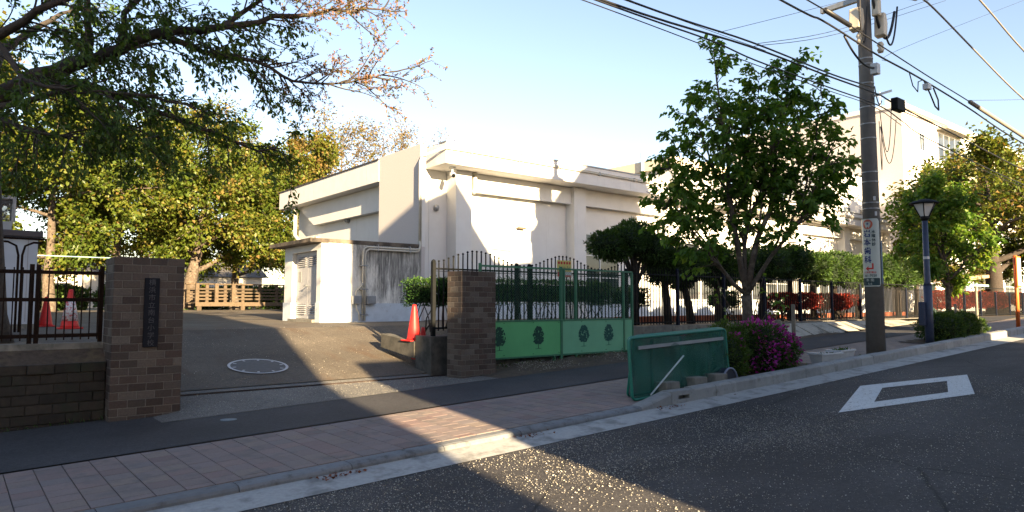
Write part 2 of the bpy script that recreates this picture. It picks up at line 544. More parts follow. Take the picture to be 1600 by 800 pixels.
def brick_mesh(name, sx, sy, sz, m, ch=.004):
    """block with its front (-y) face chamfered"""
    x, y, z = sx / 2, sy / 2, sz / 2
    vs = []
    for yy, k in ((y, 0), (-y + ch, 0), (-y, ch)):
        vs += [(-x + k, yy, -z + k), (x - k, yy, -z + k), (x - k, yy, z - k), (-x + k, yy, z - k)]
    fs = [(0, 1, 2, 3), (11, 10, 9, 8)]
    for i in (0, 4):
        for k in range(4):
            fs.append((i + 4 + k, i + 4 + (k + 1) % 4, i + (k + 1) % 4, i + k))
    me = bpy.data.meshes.new(name)
    me.from_pydata(vs, [], fs)
    me.materials.append(m)
    return me

def raw_mesh(name, V, F, mats, parent=None, tint=None, smooth=False):
    """fast mesh from numpy arrays; F is (n,3) or (n,4)"""
    off = _org(parent)
    V = np.asarray(V, np.float32)
    if off is not None:
        V = V - np.array(off[:], np.float32)
    F = np.asarray(F, np.int32)
    me = bpy.data.meshes.new(name)
    me.vertices.add(len(V)); me.vertices.foreach_set('co', V.ravel())
    k = F.shape[1]
    me.loops.add(F.size); me.loops.foreach_set('vertex_index', F.ravel())
    me.polygons.add(len(F)); me.polygons.foreach_set('loop_start', np.arange(0, F.size, k, dtype=np.int32))
    if tint is not None:
        a = me.attributes.new('tint', 'FLOAT', 'POINT')
        a.data.foreach_set('value', np.asarray(tint, np.float32))
    me.materials.append(mats)
    me.update(calc_edges=True)
    if smooth:
        me.polygons.foreach_set('use_smooth', [True] * len(F))
    o = bpy.data.objects.new(name, me)
    COL.objects.link(o)
    if parent is not None:
        o.parent = parent
        ORG[o.name] = off
    return o

def norm(a):
    return a / np.maximum(np.linalg.norm(a, axis=-1, keepdims=True), 1e-9)

def leaves(name, P, Dn, S, tint, m, parent, w=.55, fold=.12):
    """leaf blades: P base points, Dn directions, S lengths"""
    n = len(P)
    P = np.asarray(P); Dn = norm(np.asarray(Dn)); S = np.asarray(S)[:, None]
    ref = norm(RNG.normal(size=(n, 3)) * .6 + np.array([0, 0, 1.0]))
    side = norm(np.cross(Dn, ref)); nor = norm(np.cross(side, Dn))
    base = P
    tip = P + Dn * S - nor * S * .12
    mid = P + Dn * S * .48
    l = mid + side * S * w / 2 + nor * S * fold
    r = mid - side * S * w / 2 + nor * S * fold
    V = np.stack([base, l, tip, r], 1).reshape(-1, 3)
    i = np.arange(n)[:, None] * 4
    F = np.concatenate([i + np.array([[0, 2, 1]]), i + np.array([[0, 3, 2]])], 1).reshape(-1, 3)
    return raw_mesh(name, V, F, m, parent, np.repeat(np.clip(tint, 0, 1), 4))

def S_street(u):
    u = min(max(u, -15.0), 29.3)
    return .036 * (u - 1.5)
zs = S_street

def text_mesh(body, size):
    c = bpy.data.curves.new('text', 'FONT')
    c.body = body; c.size = size; c.align_x = 'CENTER'; c.align_y = 'CENTER'
    c.resolution_u = 2
    o = bpy.data.objects.new('text', c)
    COL.objects.link(o)
    bpy.context.view_layer.update()
    me = bpy.data.meshes.new_from_object(o.evaluated_get(bpy.context.evaluated_depsgraph_get()))
    vs = [tuple(v.co) for v in me.vertices]; fs = [tuple(p.vertices) for p in me.polygons]
    bpy.data.objects.remove(o); bpy.data.curves.remove(c); bpy.data.meshes.remove(me)
    xs = [v[0] for v in vs]; ys = [v[1] for v in vs]
    if xs:
        cx = (min(xs) + max(xs)) / 2; cy = (min(ys) + max(ys)) / 2
        vs = [(x - cx, y - cy, z) for x, y, z in vs]
    return vs, fs

def flat_text(mb, body, size, x, y, z, stretch=1.0, heavy=0):
    """lettering on a face that looks towards -Y"""
    vs, fs = text_mesh(body, size)
    reps = [(0, 0)] if not heavy else [(0, 0), (heavy, 0), (-heavy, 0), (0, heavy), (0, -heavy)]
    for k, (dx, dz) in enumerate(reps):
        mb.add([(x + dx + a * stretch, y - .0002 * k, z + dz + b) for a, b, _ in vs], fs)

# ------------------------------------------------------------------ ground, road, pavements
SLOPE = .036
RY = -math.atan(SLOPE)
def sm(a, b, x):
    t = min(1, max(0, (x - a) / (b - a)))
    return t * t * (3 - 2 * t)

def yard(u, v):
    top = 1.05 + .2 * sm(20, 42, v)
    if v > 15.6:
        return top
    ramp = min(top, .27 + max(0, v - 10.75) * .175)
    right = 6.75 + (v - 10.75) * .40
    k = max(sm(right, right + .75, u), sm(2.25, 1.6, u))
    return ramp * (1 - k) + top * k

def sheet(name, us, vs, fn, m, kind='structure'):
    V = []; F = []
    for v in vs:
        for u in us:
            V.append((u, v, fn(u, v)))
    n = len(us)
    for j in range(len(vs) - 1):
        for i in range(n - 1):
            F.append((j * n + i, j * n + i + 1, (j + 1) * n + i + 1, (j + 1) * n + i))
    mb = MB(); mb.add(V, F)
    o = mb.build(name, m, fix=False, smooth=False)
    if kind:
        o['kind'] = kind
    return o

def frange(a, b, s):
    n = max(1, int(round((b - a) / s)))
    return [a + (b - a) * i / n for i in range(n + 1)]

USTREET = [-60, -30, -15] + frange(-14, 29.3, 1.0) + [40, 60, 90, 150]
def ground_z(u, v):
    if v < 10.95:
        return zs(u) - .12
    return yard(u, v) - .08 + (0 if v < 100 else .0)
sheet('ground', [-900, -300, -90] + USTREET[:3] + frange(-14, 29, 1) + [40, 60, 90, 150, 400, 900],
      [-900, -200, -40, -15, -3, 5, 10.90, 10.97] + frange(11.1, 16, .5) + [20, 28, 36, 42, 60, 100, 250, 900], ground_z, FIELD)
sheet('road', USTREET, [-1.0, 1.2, 3.2, 5.46], lambda u, v: zs(u) + .02 * (1 - ((v - 2.2) / 3.3) ** 2), ROAD)
sheet('gutter', USTREET, [5.45, 5.89], lambda u, v: zs(u) + .006 + (v - 5.45) * .05, GUTTER)
sheet('opposite_pavement', USTREET, [-3.4, -1.02], lambda u, v: zs(u) + .11, PATH)
sheet('pavement_asphalt', USTREET[:3] + frange(-14, 29.3, 1) + [40, 60, 90], [7.905, 9.5], lambda u, v: zs(u) + .085, PATH)
sheet('pavement_edge', frange(-14, 2.2, .9), [9.5, 10.34], lambda u, v: zs(u) + .085 + (v - 9.5) * .01, PATH)
sheet('schoolyard', frange(-12, 2, 2) + frange(2.2, 12, .2) + frange(13, 61, 4), [10.98] + frange(11.1, 16.4, .2) + [18, 20, 24, 30, 36, 42], yard, YARD)
def thr(u, v):
    k = (v - 9.5) / 1.22 * (sm(2.1, 2.7, u) if v < 10.3 else 1) * (1 if v > 10.3 else sm(7.5, 7.0, u))
    return (zs(u) + .089) * (1 - k) + .268 * k
sheet('gate_threshold', [2.1, 2.3, 2.5, 2.7] + frange(3.2, 6.7, .5) + [7.0, 7.25, 7.5], [9.5, 9.95, 10.2, 10.40, 10.714], thr, GRAVEL)
sheet('rail_bed', [2.30, 4, 7.05], [10.786, 10.99], lambda u, v: .275 + (v - 10.78) * .12, GRAVEL)
mb = MB().box(2.2, 7.1, 10.715, 10.728, .15, .284).box(2.2, 7.1, 10.772, 10.785, .15, .284).box(2.2, 7.1, 10.728, 10.772, .12, .17)
tag(mb.build('gate_rail', RUST), 'rusty steel gate rail set in the driveway threshold', 'rail')
sheet('verge_soil', frange(7.4, 20.0, .6), [9.49, 9.9, 10.3, 10.78], lambda u, v: zs(u) + .088 + .03 * math.sin(u * 5 + v * 7) * (v > 9.6) + (v - 9.5) * .05, SOIL)

# brick coloured pavers in columns across the footway
side = thing('pavement_pavers', None, None, (0, 6.9, 0))
side['kind'] = 'structure'
bed = MB()
V = []; F = []
us = frange(-8, 29.3, 1) + [45]
for u in us:
    V += [(u, 6.06, zs(u) + .074), (u, 7.9, zs(u) + .074)]
for i in range(len(us) - 1):
    F.append((2 * i, 2 * i + 2, 2 * i + 3, 2 * i + 1))
bed.add(V, F)
bed.build('paver_bed', PJOINT, side, fix=False)
PW = .222
pm = [block_mesh('paver', PW - .007, PW - .006, .06, PAVER, .0015), block_mesh('paver_cut', PW - .007, PW / 2 - .006, .06, PAVER, .003)]
plist = []
for k in range(int(-8 / PW), int(29 / PW)):
    u = k * PW + .1
    v = 6.068
    if k % 2:
        plist.append((u, v + PW / 4, 1)); v += PW / 2
    while v + PW <= 7.91:
        if not (9.05 < u < 12.25 and v < 7.3) and not (17.6 < u < 20.6 and v < 7.0):
            plist.append((u, v + PW / 2, 0))
        v += PW
    if 7.9 - v > PW / 2 - .01:
        plist.append((u, v + PW / 4, 1))
Fw = Vector((math.cos(math.radians(51)), math.sin(math.radians(51)), 0)); Rt = Vector((math.sin(math.radians(51)), -math.cos(math.radians(51)), 0))
def px(u, v):
    p = Vector((u, v, 0)); d = p.dot(Fw)
    return (d, 800 + 1080 * p.dot(Rt) / max(d, .1))
cand = sorted([q for q in plist if px(q[0], q[1])[1] > -40], key=lambda q: px(q[0], q[1])[0])
near = set(cand[:300])
rest = MB()
for u, v, t in plist:
    z = zs(u) + .085 - .03 + random.uniform(-.0007, .0005)
    if (u, v, t) in near:
        piece('paver', pm[t], side, (u, v, z), (random.uniform(-.004, .004), RY + random.uniform(-.004, .004), 0))
    else:
        h = (PW - .008) / 2; hv = h if t == 0 else PW / 4 - .004
        dz = SLOPE * h if -15 < u < 29.3 else 0
        q = z + .03
        rest.add([(u - h, v - hv, q - dz), (u + h, v - hv, q + dz), (u + h, v + hv, q + dz), (u - h, v + hv, q - dz),
                  (u - h, v - hv, q - dz - .03), (u + h, v - hv, q + dz - .03), (u + h, v + hv, q + dz - .03), (u - h, v + hv, q - dz - .03)],
                 [(0, 1, 2, 3), (0, 4, 5, 1), (1, 5, 6, 2), (2, 6, 7, 3), (3, 7, 4, 0)])
tag(rest.build('far_pavers', PAVER, side, fix=False), kind='stuff')

# kerb stones
kerb = thing('kerb', None, None, (0, 5.97, 0))
kerb['kind'] = 'structure'
KERBLOW = mat('kerb_concrete_worn', (.17, .18, .19), .9, .14, 14, .4, 90, objrand=.12, col2=(.10, .10, .10), c2scale=7, bdist=.0015)
def kerb_mesh(name, L, h0, h1=None):
    h1 = h0 if h1 is None else h1
    def sec(h):
        return [(.089, -.1), (-.089, -.1), (-.086, h - .03), (-.070, h - .010), (-.03, h), (.089, h)]
    V = [(-L / 2, a, b) for a, b in sec(h0)] + [(L / 2, a, b) for a, b in sec(h1)]
    n = 6
    F = [tuple(range(n)), tuple(reversed(range(n, 2 * n)))] + [((i + 1) % n, i, i + n, (i + 1) % n + n) for i in range(n)]
    me = bpy.data.meshes.new(name)
    me.from_pydata(V, [], F); me.materials.append(KERB if h1 > .1 else KERBLOW)
    return me
low = kerb_mesh('kerb_stone_low', .992, .080)
hi = kerb_mesh('kerb_stone_high', .494, .19)
tr = kerb_mesh('kerb_stone_ramped', .594, .082, .19)
u = 6.9
while u > -8:
    piece('kerb_stone', low, kerb, (u - .5, 5.972 + random.uniform(-.003, .003), zs(u - .5)), (0, RY, random.uniform(-.003, .003))); u -= 1.0
piece('ramped_kerb_stone', tr, kerb, (7.2, 5.972, zs(7.2)), (0, RY, 0))
mb = MB()
for a, b in ((7.502, 7.64), (7.88, 7.998)):
    mb.box(a, b, 5.884, 6.06, zs(7.75) - .1, zs(7.75) + .19)
mb.box(7.64, 7.88, 5.884, 6.06, zs(7.75) - .1, zs(7.75) + .075).box(7.64, 7.88, 5.884, 6.06, zs(7.75) + .13, zs(7.75) + .19).box(7.64, 7.88, 5.99, 6.06, zs(7.75) + .075, zs(7.75) + .13)
mb.build('drain_kerb_stone', KERB, kerb, bevel=0)
u = 8.0
while u < 40:
    piece('kerb_stone', hi, kerb, (u + .25, 5.972 + random.uniform(-.004, .004), zs(u + .25) + random.uniform(-.003, .003)), (0, RY if u < 29 else 0, random.uniform(-.006, .006))); u += .5

# painted diamond
mb = MB()
o4 = [(8.42, 4.11), (10.75, 4.9), (12.95, 4.18), (10.88, 3.43)]
i4 = [(9.44, 4.13), (10.73, 4.57), (12.0, 4.15), (10.84, 3.74)]
def rz(u, v):
    return zs(u) + .02 * (1 - ((v - 2.2) / 3.3) ** 2) + .005
N = 6
for k in range(4):
    k2 = (k + 1) % 4
    for i in range(N):
        t0, t1 = i / N, (i + 1) / N
        q = []
        for (pp, t) in ((o4, t0), (o4, t1), (i4, t1), (i4, t0)):
            a = pp[k]; b = pp[k2]
            x = a[0] + (b[0] - a[0]) * t; y = a[1] + (b[1] - a[1]) * t
            q.append((x, y, rz(x, y)))
        mb.add(q, [(3, 2, 1, 0)])
o = mb.build('road_marking', PAINT, fix=False)
o['kind'] = 'structure'

# drain cover with white ring on the ramp
cx, cy = 4.16, 12.08
cz = .27 + (cy - 10.75) * .175
mh = thing('manhole_cover', 'round manhole cover with white ring on the driveway ramp', 'manhole', (cx, cy, cz))
def disc_pts(r0, r1, dz, n=40):
    V = []; F = []
    for i in range(n):
        t = 2 * math.pi * i / n
        for r in (r0, r1):
            y = cy + r * math.sin(t)
            V.append((cx + r * math.cos(t), y, .27 + (y - 10.75) * .175 + dz))
    for i in range(n):
        j = (i + 1) % n
        F.append((2 * i, 2 * i + 1, 2 * j + 1, 2 * j))
    return V, F
mb = MB(); mb.add(*disc_pts(.001, .45, .012)); mb.build('cover_lid', mat('iron_lid', (.09, .085, .08), .7, .2, 20, .5, 40), mh, fix=False)
mb = MB(); mb.add(*disc_pts(.45, .495, .015)); mb.build('cover_ring', mat('ring_white', (.5, .5, .5), .7, .1, 10, .1, 40), mh, fix=False)
mb = MB()
for i in range(10):
    t = 2 * math.pi * i / 10
    x, y = cx + .4 * math.cos(t), cy + .4 * math.sin(t)
    z = .27 + (y - 10.75) * .175 + .016
    d = Vector((math.cos(t), math.sin(t), .175 * math.sin(t)))
    e = Vector((-math.sin(t), math.cos(t), .175 * math.cos(t)))
    p = Vector((x, y, z))
    mb.add([p + d * .03 + e * .018, p - d * .03 + e * .018, p - d * .03 - e * .018, p + d * .03 - e * .018], [(0, 1, 2, 3)])
tag(mb.build('cover_slots', MAT['ring_white'], mh, fix=False), kind='stuff')
mb = MB(); mb.lathe([(.10, -.02), (.10, .004)], (2.77, 9.07, zs(2.77) + .085), 20)
tag(mb.build('valve_cover', mat('blue_plate', (.11, .15, .18), .6, .2, 12, .2, 40)), 'small bluish round valve cover in the asphalt footpath', 'cover')

# fallen petals and leaves: too many to count
def petals(name, n, u0, u1, v0, v1, zf, size, m, label, keep):
    U = RNG.uniform(u0, u1, n); Vv = RNG.uniform(v0, v1, n)
    K = np.array([keep(a, b) for a, b in zip(U, Vv)])
    sel = RNG.uniform(size=n) < K
    U = U[sel]; Vv = Vv[sel]
    P = np.array([(a, b, zf(a, b) + .004) for a, b in zip(U, Vv)])
    t = RNG.uniform(0, 2 * math.pi, len(P))
    D = np.stack([np.cos(t), np.sin(t), RNG.normal(0, .10, len(P))], 1)
    S = RNG.uniform(size * .6, size * 1.3, len(P))
    o = leaves(name, P, D, S, RNG.uniform(0, 1, len(P)), m, None, .75, .12)
    return tag(o, label, 'petals', kind='stuff')
def dens(a, b):
    n = .5 + .5 * math.sin(a * 1.7 + b * 2.3) * math.sin(a * .9 - b * 3.1 + 1)
    k = .25 + .75 * n
    band = math.exp(-((b - 4.4 + (a - 6) * .18) / .9) ** 2)
    k *= .35 + .9 * band
    if a > 8.5:
        k *= .35
    return k
petals('fallen_petals', 95000, 1.2, 13, .4, 5.44, lambda a, b: zs(a) + .02 * (1 - ((b - 2.2) / 3.3) ** 2), .0125, PETAL, 'pale fallen cherry petals strewn over the road', dens)
petals('fallen_blossom', 5000, 7.8, 20, 9.5, 10.6, lambda a, b: zs(a) + .125 + (b - 9.5) * .05, .022, PETAL, 'pale fallen blossom on the soil under the green gate', lambda a, b: .5 + .5 * math.sin(a * 3))
petals('fallen_blossom', 4000, 2.4, 7.0, 9.5, 10.7, lambda a, b: thr(a, b) + .002, .011, PETAL, 'pale petals scattered on the gravel gate threshold', lambda a, b: .6)
petals('fallen_blossom', 3500, 2.6, 8.2, 11.1, 15.5, lambda a, b: yard(a, b) + .002, .013, PETAL, 'pale petals scattered over the driveway ramp', lambda a, b: .35 + .3 * math.sin(a * 3 + b * 2))
petals('dead_leaves', 700, 2.5, 8.9, 5.72, 5.89, lambda a, b: zs(a) + .03, .035, DEAD, 'reddish dead leaves gathered in the gutter along the kerb', lambda a, b: max(0, math.sin(a * 4.1) * math.sin(a * 1.3 + 1)) ** 2)

# ------------------------------------------------------------------ brick gate pillars
def pillar(name, label, u0, u1, v0, v1, z0, z1):
    t = thing(name, label, 'pillar', ((u0 + u1) / 2, (v0 + v1) / 2, z0), 'brick gate pillars')
    MB().box(u0 + .005, u1 - .005, v0 + .005, v1 - .005, z0 - .2, z1 - .003).build('mortar_core', MORTAR, t)
    n = 21
    ph = (z1 - z0) / n
    jt = .010
    cache = {}
    def bm(L):
        k = round(L, 3)
        if k not in cache:
            cache[k] = brick_mesh('brick', L - jt, .05, ph - jt, BRICK, .004)
        return cache[k]
    faces = [((u0, v0), (u1, v0), 0.0), ((u0, v1), (u0, v0), -math.pi / 2), ((u1, v0), (u1, v1), math.pi / 2), ((u1, v1), (u0, v1), math.pi)]
    for (a, b, rot) in faces:
        a = Vector(a); b = Vector(b); L = (b - a).length; d = (b - a) / L
        nrm = Vector((d.y, -d.x))
        m = max(2, round(L / .212)); bl = L / m
        for r in range(n):
            z = z0 + (r + .5) * ph
            if r % 2 == 0:
                spans = [(i * bl, bl) for i in range(m)]
            else:
                spans = [(0, bl / 2)] + [(bl / 2 + i * bl, bl) for i in range(m - 1)] + [(L - bl / 2, bl / 2)]
            for s, l in spans:
                c = a + d * (s + l / 2) - nrm * (.025 - random.uniform(-.001, .002))
                piece('brick', bm(l), t, (c.x, c.y, z), (0, 0, rot))
    return t
pL = pillar('gate_pillar', 'brown brick gate pillar carrying the dark vertical school nameplate', 1.60, 2.44, 10.05, 10.66, .05, 2.19)
pR = pillar('gate_pillar', 'brown brick gate pillar beside the green mesh gate', 6.99, 7.76, 10.05, 10.50, .22, 2.17)

np_ = thing('nameplate', 'dark bronze vertical nameplate with engraved characters on brick pillar', 'nameplate', (2.045, 10.04, 1.02))
MB().box(1.955, 2.135, 10.018, 10.046, 1.02, 1.92).build('plate', PLATE, np_, bevel=.004)
mb = MB()
for i, ch in enumerate('横浜市立南台小学校'):
    flat_text(mb, ch, .088, 2.045, 10.0165, 1.92 - .05 - .0985 * i - .006)
mb.build('lettering', ENGRAVE, np_, fix=False)
MB().box(2.442, 2.475, 10.3, 10.42, 1.30, 1.62).build('intercom_box', STEEL, None, bevel=.004)
tag(bpy.data.objects['intercom_box'], 'small grey box on the inner side of the nameplate pillar', 'box')

# low old brick wall on the left, with earth behind and brown railing on top
lw = thing('low_wall', 'low dark old brick wall beneath the brown railing', 'wall', (-.5, 10.4, 0))
MB().box(-4.0, 1.595, 10.335, 10.62, -.3, .825).build('wall_core', MORTARD, lw)
courses = 7
ph = .86 / courses
for r in range(courses):
    u = 1.59 - (r % 2) * .14
    if r % 2:
        cme = brick_mesh('wall_brick', .132, .06, ph - .008, WALLBLOCK, .006)
        piece('brick', cme, lw, (1.59 - .066, 10.33, -.02 + (r + .5) * ph))
    me = brick_mesh('wall_brick', .276, .06, ph - .008, WALLBLOCK, .006)
    while u > -3.6:
        out = .035 if (r == courses - 1 and .62 < u - .14 < 1.0) else 0
        piece('brick', me, lw, (u - .14, 10.325 - out + random.uniform(-.004, .004), -.02 + (r + .5) * ph), (0, 0, random.uniform(-.01, .01)))
        u -= .28
sheet('bank_soil', frange(-4, 1.62, .4), [10.36, 10.5, 10.68], lambda u, v: .83 + (v - 10.36) * .55, SOIL)
MB().box(-4, 1.6, 10.66, 10.80, .8, 1.075).build('railing_kerb', CONC)
tag(bpy.data.objects['railing_kerb'], 'low concrete kerb under the brown railing', 'kerb')

rf = thing('brown_railing', 'brown metal picket railing above the low brick wall', 'fence', (-1, 10.72, 1.07))
for z in (1.99, 1.635, 1.17):
    MB().box(-4, 1.575, 10.705, 10.735, z - .024, z + .024).build('rail', BROWN, rf)
pk = block_mesh('picket', .014, .014, .93, BROWN, .003)
u = 1.53
while u > -4:
    piece('picket', pk, rf, (u, 10.692, 1.115 + .465)); u -= .093
for u in (1.57, .86, .79, -1.2, -1.27, -3.3):
    MB().box(u - .025, u + .025, 10.71, 10.76, 1.0, 2.09).build('post', BROWN, rf)

# ------------------------------------------------------------------ retaining wall, black picket fences
rw = thing('retaining_wall', 'long low concrete retaining wall under the black fence', 'wall', (13, 10.85, .3))
u = 7.82
while u < 29.5:
    MB().box(u + .004, min(u + 2.0, 29.5) - .004, 10.80, 11.0, zs(u) - .1, 1.05).build('wall_panel', CONC, rw, bevel=.008)
    u += 2.0
MB().box(6.86, 7.80, 10.82, 11.38, .1, .985).build('planter_wall', CONCD, None, bevel=.015)
tag(bpy.data.objects['planter_wall'], 'dark concrete block wall end behind the right brick pillar', 'wall')
MB().prism([(11.39, .55), (11.39, .87), (12.7, .98), (12.7, .7)], 'x', 6.84, 7.06).build('ledge_kerb', CONCD, None, bevel=.01)
tag(bpy.data.objects['ledge_kerb'], 'sloping concrete edging beside the driveway near traffic cone', 'kerb')

def arch_top(u):
    # picket tips rise and fall in two waves
    w = .5 - .5 * math.cos(2 * math.pi * (u - 7.0 + .15) / 2.3)
    return 2.33 + .25 * max(0, w)
def fence(name, label, u0, u1, topf, v, z0, posts, knob=True, step=.11):
    t = thing(name, label, 'fence', ((u0 + u1) / 2, v, z0))
    for z in (z0 + .10, 2.24 if knob else 2.30):
        MB().box(u0, u1, v - .012, v + .012, z - .016, z + .016).build('rail', BLACK, t)
    if knob:
        MB().box(u0, u1, v - .006, v + .006, 2.19, 2.20).build('rail', BLACK, t)
    base = {}
    u = u0 + .06
    while u < u1:
        tp = round(topf(u) / .02) * .02
        if tp not in base:
            mb = MB()
            mb.tube([(0, 0, 0), (0, 0, tp - z0 - .05)], .0135, 6)
            if knob:
                mb.lathe([(.004, -.02), (.021, -.008), (.024, .004), (.016, .018), (.003, .026)], (0, 0, tp - z0 - .03), 8)
            o = mb.build('picket', BLACK)
            base[tp] = o.data
            bpy.data.objects.remove(o)
        piece('picket', base[tp], t, (u, v + .022, z0 + .05)); u += step
    for p in posts:
        mb = MB().box(p - .035, p + .035, v - .03, v + .04, z0 - .05, topf(p) - .04 if not knob else 2.36)
        mb.lathe([(.04, 0), (.045, .02), (.03, .05), (.004, .06)], (p, v + .005, (topf(p) - .045) if not knob else 2.355), 10)
        mb.build('post', NAVY if not knob else BLACK, t)
    return t
fence('arched_fence', 'black picket fence with wavy ball tips behind the green gate', 6.93, 12.45, arch_top, 10.93, 1.03, [6.97, 8.98, 9.32, 12.3])
fence('picket_fence', 'straight black picket fence running in front of the clipped junipers', 12.5, 30.0, lambda u: 2.47 - .02 * max(0, u - 14) , 10.95, 1.03, [14.25, 16.25, 18.25, 20.25, 22.25, 24.25, 26.0, 28.0, 29.9], knob=False)
fence('picket_fence', 'far straight black picket fence beyond the blue street lamp', 30.1, 52.0, lambda u: 2.15, 10.95, 1.0, [32, 34, 36, 38, 40, 42, 44, 46, 48, 50], knob=False)

# sloping concrete slabs at the foot of the fence
sl = thing('sloped_slabs', 'row of sloping concrete slabs along the foot of the fence', 'retaining slabs', (22, 10.1, .7))
u = 17.0
while u < 25.4:
    zb = zs(u + .5) + .07
    MB().prism([(9.75, zb), (10.42, 1.03), (10.55, 1.03), (10.55, zb)], 'x', u + .012, u + .89).build('slab', CONCL, sl, bevel=.008)
    u += .9
sheet('fence_strip', frange(7.85, 52, 2), [10.46, 10.99], lambda u, v: 1.035 if u > 17 else zs(u) + .07, SOIL)

# ------------------------------------------------------------------ green gate
gt = thing('green_gate', 'green steel gate with wire mesh and tree prints on its panels', 'gate', (9.9, 10.6, .5))
def gpost(u, z0, z1, w=.05):
    MB().box(u - w / 2, u + w / 2, 10.575, 10.625, z0, z1).build('gate_post', GREENF, gt, bevel=.004)
for u, z0, z1 in ((7.80, .45, 2.36), (9.90, .30, 2.36), (9.985, 1.22, 2.33), (10.33, 1.24, 2.31), (11.83, .33, 2.32), (12.12, .52, 2.30), (9.70, .30, .52), (10.33, .33, .53), (11.65, .36, .53)):
    gpost(u, z0, z1, .045 if u != 9.9 else .06)
for a, b, p in ((7.82, 9.87, GREENP), (9.93, 11.805, GREENP2), (11.855, 12.10, GREENP2)):
    MB().box(a, b, 10.588, 10.602, .545, 1.235).build('panel', p, gt, bevel=.002)
    for z in (.53, 1.245, 2.31):
        MB().box(a - .02, b + .02, 10.58, 10.62, z - .018, z + .018).build('gate_rail', GREENF, gt, bevel=.003)
    mb = MB()
    H = 1.06; L = b - a
    s = .056
    k = -int(H / s) - 1
    while k * s < L:
        for sg in (1, -1):
            x0 = k * s; x1 = x0 + H
            lo = max(0, -x0); hi_ = min(H, L - x0)
            if hi_ > lo:
                if sg == 1:
                    p0 = (a + x0 + lo, 10.60, 1.25 + lo); p1 = (a + x0 + hi_, 10.60, 1.25 + hi_)
                else:
                    p0 = (a + x0 + lo, 10.603, 1.25 + H - lo); p1 = (a + x0 + hi_, 10.603, 1.25 + H - hi_)
                mb.bar(p0, p1, .0022, .0022)
        k += 1
    tag(mb.build('chain_link_mesh', GREENF, gt, fix=False), kind='stuff')
bolt = MB()
for a, b in ((7.82, 9.87), (9.93, 11.805)):
    for x in (a + .55, a + 1.3, b - .05):
        for z in (.58, 1.2):
            bolt.lathe([(.012, 0), (.012, .008)], (x, 10.58, z), 6)
tag(bolt.build('bolts', BLACK, gt), kind='stuff')
def tree_print(u, z, m, sd):
    R = random.Random(sd)
    mb = MB()
    y = 10.5845
    def blob(cx, cz, r):
        n = 7
        pts = [(cx + r * R.uniform(.6, 1.1) * math.cos(2 * math.pi * i / n), y - R.uniform(0, .0012), cz + r * R.uniform(.6, 1.1) * math.sin(2 * math.pi * i / n)) for i in range(n)]
        mb.add(pts, [tuple(reversed(range(n)))])
    for i in range(230):
        t = R.uniform(0, 1)
        w = .15 * math.sin(math.pi * min(1, .10 + .84 * t ** .8)) ** .7
        blob(u + R.uniform(-w, w), z + .10 + t * .34, R.uniform(.012, .026))
    for i in range(34):
        blob(u + R.uniform(-.055, .055), z + .14 + R.uniform(0, .24), R.uniform(.02, .034))
    mb.add([(u - .009, y, z + .0), (u + .011, y, z), (u + .006, y, z + .14), (u - .006, y, z + .14)], [(0, 1, 2, 3)])
    mb.add([(u - .11, y, z - .004), (u + .10, y, z), (u + .04, y, z + .008), (u - .05, y, z + .006)], [(0, 1, 2, 3)])
    mb.build('tree_print', m, gt, fix=False)
for i, (u, m) in enumerate(((8.26, PRINT), (9.26, PRINT), (10.55, PRINT2), (11.32, PRINT2))):
    tree_print(u, .68, m, 5 + i)

# warning board behind the gate
ws = thing('warning_sign', 'yellow and red warning board tied to the wavy black fence', 'sign', (10.28, 10.90, 2.16))
MB().box(10.07, 10.49, 10.895, 10.905, 2.16, 2.52).build('board', SIGNY, ws)
MB().box(10.07, 10.49, 10.8935, 10.8945, 2.165, 2.275).build('lower_panel', SIGNW, ws)
mb = MB()
for i in range(5):
    mb.lathe([(.03, 0), (.03, .001)], (10.12 + i * .08, 10.893, 2.47), 10) if False else mb.add([(10.12 + i * .08 + .03 * math.cos(a * math.pi / 4), 10.8935, 2.465 + .032 * math.sin(a * math.pi / 4)) for a in range(8)], [tuple(range(8))])
mb.add([(10.08, 10.8925, 2.17), (10.48, 10.8925, 2.17), (10.48, 10.8925, 2.20), (10.08, 10.8925, 2.20)], [(0, 1, 2, 3)])
mb.add([(10.08, 10.8925, 2.20), (10.28, 10.8925, 2.20), (10.14, 10.8925, 2.265), (10.08, 10.8925, 2.265)], [(0, 1, 2, 3)])
mb.build('red_marks', RED, ws, fix=False)
mb = MB()
for i in range(9):
    x = 10.13 + i * .038
    mb.add([(x, 10.8935, 2.31), (x + .012, 10.8935, 2.31), (x + .02, 10.8935, 2.40 - .03 * (i % 3)), (x + .006, 10.8935, 2.40 - .03 * (i % 2))], [(0, 1, 2, 3)])
mb.build('dark_marks', INK, ws, fix=False)

# ------------------------------------------------------------------ traffic cones
def cone(label, u, v, z, s=1.0, band=False, grp='red traffic cones'):
    t = thing('traffic_cone', label, 'traffic cone', (u, v, z), grp)
    MB().prism([(u - .19 * s, v - .19 * s), (u + .19 * s, v - .19 * s), (u + .19 * s, v + .19 * s), (u - .19 * s, v + .19 * s)], 'z', z, z + .03 * s).build('base', CONE, t, bevel=.01)
    MB().lathe([(.155 * s, .03 * s), (.14 * s, .06 * s), (.045 * s, .66 * s), (.035 * s, .70 * s), (.01 * s, .705 * s)], (u, v, z), 20).build('body', CONE, t, smooth=True)
    if band:
        MB().lathe([(.128 * s + .004, .14 * s), (.066 * s + .004, .52 * s)], (u, v, z), 20).build('reflective_band', CONEW, t, smooth=True)
cone('plain red traffic cone on the concrete edging beside the driveway', 7.0, 11.66, .865)
cone('red traffic cone half hidden behind the black fence post', 7.32, 11.85, yard(7.32, 11.85) - .02, .9)
